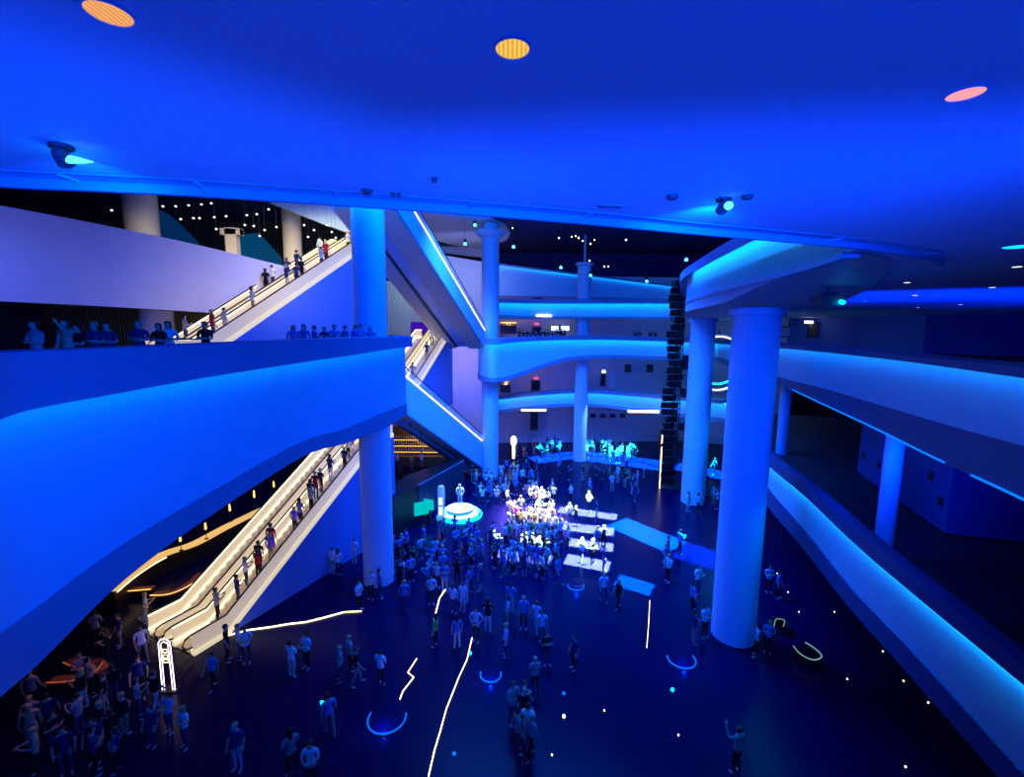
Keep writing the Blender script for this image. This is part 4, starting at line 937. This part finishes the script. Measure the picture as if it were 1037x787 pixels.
# the brightly lit knot of people beside the floor bars
bright = ['white', 'white', 'white', 'white', 'yellow', 'tan', 'grey', 'pale', 'white']
for x, y, c, l in ((549, 526, 'green', 'person in vivid green shirt in the brightly lit crowd'), (523, 532, 'magenta', 'person in magenta top in the brightly lit crowd'), (541, 549, 'yellow', 'person in yellow shirt at the front of the brightly lit crowd'), (520, 545, 'tan', 'bare-shouldered person in tan at the front left of the brightly lit crowd')): lone(x, y, l, c, 'phone')
crowd([(535, 500), (562, 503), (562, 520), (535, 520)], 14, 'farther brightly lit knot', 'bright crowd, far knot', bright, gap=.36)
crowd([(512, 528), (522, 520), (562, 522), (570, 545), (562, 560), (512, 555), (507, 540)], 40, 'brightly lit crowd by floor bars', 'bright crowd by the floor bars', bright, gap=.36)
crowd([(497, 560), (572, 566), (566, 592), (505, 585)], 22, 'blue row before bright crowd', 'blue-lit row before the bright crowd', ['blue', 'pale', 'black', 'navy', 'purple', 'blue', 'pale', 'white'], gap=.4)
crowd([(477, 480), (548, 472), (560, 498), (530, 512), (490, 520), (480, 500)], 34, 'crowd right of flared column', 'crowd right of the flared column foot', ['blue', 'pale', 'navy', 'black', 'blue', 'white'])
crowd([(400, 565), (424, 550), (462, 545), (505, 548), (500, 590), (470, 628), (430, 615), (404, 600)], 40, 'crowd around glowing stage', 'crowd around the stage', ['blue', 'pale', 'blue', 'navy', 'black', 'purple', 'pale'])
crowd([(582, 452), (645, 462), (640, 474), (582, 466)], 36, 'far crowd under back balcony', 'far crowd under the back balcony', ['white', 'pale', 'blue', 'black', 'white', 'navy'])
crowd([(518, 456), (580, 452), (580, 462), (525, 470)], 16, 'far crowd left of slim column', 'far crowd left of the slim column', ['blue', 'black', 'pale', 'red', 'navy'])
crowd([(560, 475), (665, 480), (660, 512), (575, 500)], 16, 'loose crowd behind floor bars', 'loose crowd behind the floor bars', ['blue', 'navy', 'pale', 'black', 'navy'])
crowd([(694, 478), (738, 480), (738, 520), (676, 520)], 14, 'crowd around far right column', 'crowd around the far right column', ['blue', 'pale', 'black', 'navy', 'white'])
crowd([(670, 560), (690, 560), (690, 590), (672, 590)], 4, 'few people left of thickest column', 'few people left of the thickest column', ['pale', 'blue', 'navy'])
crowd([(328, 545), (366, 520), (368, 545), (352, 560)], 7, 'shaded group by escalator wall', 'shaded group by the escalator wall', ['navy', 'black', 'blue', 'tan'])
crowd([(15, 720), (60, 705), (120, 690), (165, 715), (165, 787), (15, 787)], 22, 'dim lower left corner crowd', 'dim crowd in the lower left corner', ['grey', 'black', 'navy', 'black', 'tan'])
crowd([(95, 650), (150, 630), (160, 670), (110, 680)], 7, 'dim group beside neon arch', 'dim group beside the neon arch', ['black', 'grey', 'white', 'navy'])
crowd([(518, 700), (548, 702), (550, 770), (520, 765)], 7, 'faint bottom centre group', 'faint group at bottom centre', ['grey', 'white', 'black', 'navy'])
crowd([(402, 470), (430, 468), (430, 478), (402, 482)], 5, 'customers of warm bar', 'customers of the warm bar', ['tan', 'red', 'white', 'navy'])
# riders on the escalators
def riders(key, ts, zone, group, cols):
    t, path, u, wv, hw = ESC[key]; A, B = path[1], path[2]; n = 0
    L = Vector((B.x-A.x, B.y-A.y, 0)).length; ns = int(L/.4)
    for tt in ts:
        k = int(tt*ns); p = A + u*((k+.5)*L/ns) + Vector((0, 0, (k+1)*(B.z-A.z)/ns)) + wv*rnd.choice([-.22, .22]); n += 1
        person(tuple(p), None, rnd.choice(cols), rnd.choice(['stand', 'phone', 'fold', 'stand']), math.atan2(u.x, -u.y)+rnd.uniform(-.3, .3)+ (0), group, ('low' if tt < .33 else 'halfway' if tt < .66 else 'high')+' on '+zone, gap=.3)
rc = ['navy', 'white', 'black', 'grey', 'pale', 'purple', 'white', 'red']
riders('low_r', [.02, .1, .15, .19, .22, .27, .31, .42, .45, .5, .54, .6, .63, .7, .78, .83, .88, .94, .97], 'lower right-hand escalator', 'riders on the right-hand lower escalator', rc)
riders('up_r', [.1, .12, .3, .5, .53, .56, .72, .78, .9, .95], 'near upper escalator', 'riders on the near upper escalator', rc)
riders('up_l', [.05, .45, .55, .6, .68, .85], 'far upper escalator', 'riders on the far upper escalator', rc)
riders('small_r', [.1, .5, .8], 'short bright escalator', 'riders on the short bright escalator', rc)
# people standing behind the balcony fronts
def balcony_people(xs, Yf, dy, z, zone, group, cols=('navy', 'blue', 'black')):
    for x in xs:
        Y = Yf(x)+dy+rnd.uniform(0, .8); p = at_y(x, 333, Y); person((p.x, p.y, z), None, rnd.choice(cols), rnd.choice(['stand', 'phone', 'fold', 'raise']), rnd.uniform(-.8, .8), group, zone, gap=.35)
ly = [(r[0], r[1]) for r in [(0, 9.9), (100, 12), (200, 14.8), (300, 18.4), (345, 20.5), (385, 22.8), (410, 24.5)]]
fl = LBR[0][2]-1.1
for x, c, l in ((66, 'tan', 'person in warm-lit tan top gesturing behind the left balcony rail'), (78, 'black', 'person in black beside the gesturing one behind the left balcony rail'), (108, 'navy', 'bulky person in navy behind the left balcony rail'), (140, 'navy', 'person in navy behind the left balcony rail, left of the white-shirted one'), (170, 'white', 'person in white shirt behind the left balcony rail'), (160, 'black', 'person in black just left of the white shirt on the left balcony'), (207, 'black', 'dark-haired person in black at the escalator end of the left balcony'), (34, 'grey', 'dim person in grey near the far left end of the left balcony'), (95, 'navy', 'person in navy, third from the gesturing one on the left balcony')):
    Y = interp(ly, x)+1.2; p = at_y(x, 333, Y); person((p.x, p.y, fl+.02), l, c, 'raise' if x == 66 else 'fold', rnd.uniform(-.5, .5), gap=.2)
balcony_people([297+k*5.2 for k in range(17)], lambda x: interp(ly, x), 1.3, fl+.02, 'at left balcony rail by column', 'row of people near the tall column on the left balcony', ('blue', 'navy', 'blue'))
balcony_people([526+k*4.2+rnd.uniform(-1, 1) for k in range(12)], lambda x: 47.5, 1.2, 13.28, 'at eye-level back balcony, left', 'people on the eye-level back balcony, left', ('black', 'navy'))
balcony_people([644, 648, 651, 659, 664], lambda x: 49.3, 1.2, 13.28, 'at eye-level back balcony, right', 'people on the eye-level back balcony, right', ('black', 'navy'))
# white robot figure on the stage
c = at_z(466, 521, 0)
o = bpy.data.objects.new('robot', FIG['hips'].copy()); COL.objects.link(o); o.location = (c.x, c.y, .64); o.scale = (1.1, 1.1, 1.12)
RB = mat('robot_shell', (.85, .9, .9), .25); RJ = mat('robot_joint', (.2, .3, .35), .3)
for i in range(4): o.data.materials[i] = RB if i != 2 else RB
o.data.materials[3] = RJ
tag(o, 'white humanoid robot figure standing with hands on hips on the glowing stage', 'robot')
b = MB(); b.lathe((c.x, c.y-.02, 0), [(.02, 2.58), (.09, 2.56), (.115, 2.45), (.11, 2.38), (.06, 2.32)], 16); v = b.build('visor', RJ, smooth=True); v.parent = o; v.matrix_parent_inverse = (Matrix.Translation(o.location) @ Matrix.Diagonal((1.1, 1.1, 1.12, 1))).inverted()
# beyond the 300 largest, the smallest and farthest people form one uncounted crowd
ppl = [o for o in COL.objects if o.name.split('.')[0] == 'person']
def vis_size(o):
    v = o.location-CP; s_ = 1/v.length
    return s_*(1.0 if abs(o.location.z) < 1 or o.location.z > 13.4 else 1)
ppl.sort(key=vis_size, reverse=True); rest = ppl[298:]
if rest:
    bm = bmesh.new(); mats_ = []; idx = {}
    for o in rest:
        for q in [o]+list(o.children):
            n0 = len(bm.faces); bm.from_mesh(q.data); bm.verts.ensure_lookup_table(); bm.faces.ensure_lookup_table()
            mt_ = []
            for si, sl in enumerate(q.material_slots):
                key = sl.material.name if si != 1 else 'shirt_%.1f_%.1f_%.1f' % tuple(o.color[:3])
                if si == 2: key = rnd.choice(['trousers_dark', 'trousers_pale'])
                if key not in idx:
                    idx[key] = len(mats_)
                    mats_.append(mat(key, tuple(o.color[:3]), .85, spec=.1) if si == 1 else (mat(key, (.02, .03, .06) if 'dark' in key else (.3, .28, .25), .85, spec=.1) if si == 2 else sl.material))
                mt_.append(idx[key])
            new = bm.faces[n0:]; vs = {v for f in new for v in f.verts}
            for f in new: f.material_index = mt_[f.material_index]; f.smooth = True
            M = Matrix.LocRotScale(o.location, o.rotation_euler, o.scale)
            bmesh.ops.transform(bm, matrix=M, verts=list(vs))
    me = bpy.data.meshes.new('distant_crowd'); bm.to_mesh(me); bm.free()
    for mm in mats_: me.materials.append(mm)
    o = bpy.data.objects.new('distant_crowd', me); COL.objects.link(o)
    tag(o, 'distant mass of tiny people at the far back of the hall', 'crowd', kind='stuff')
    for q in rest:
        for c_ in list(q.children): bpy.data.objects.remove(c_)
        bpy.data.objects.remove(q)
print('PEOPLE', len(PLACED))
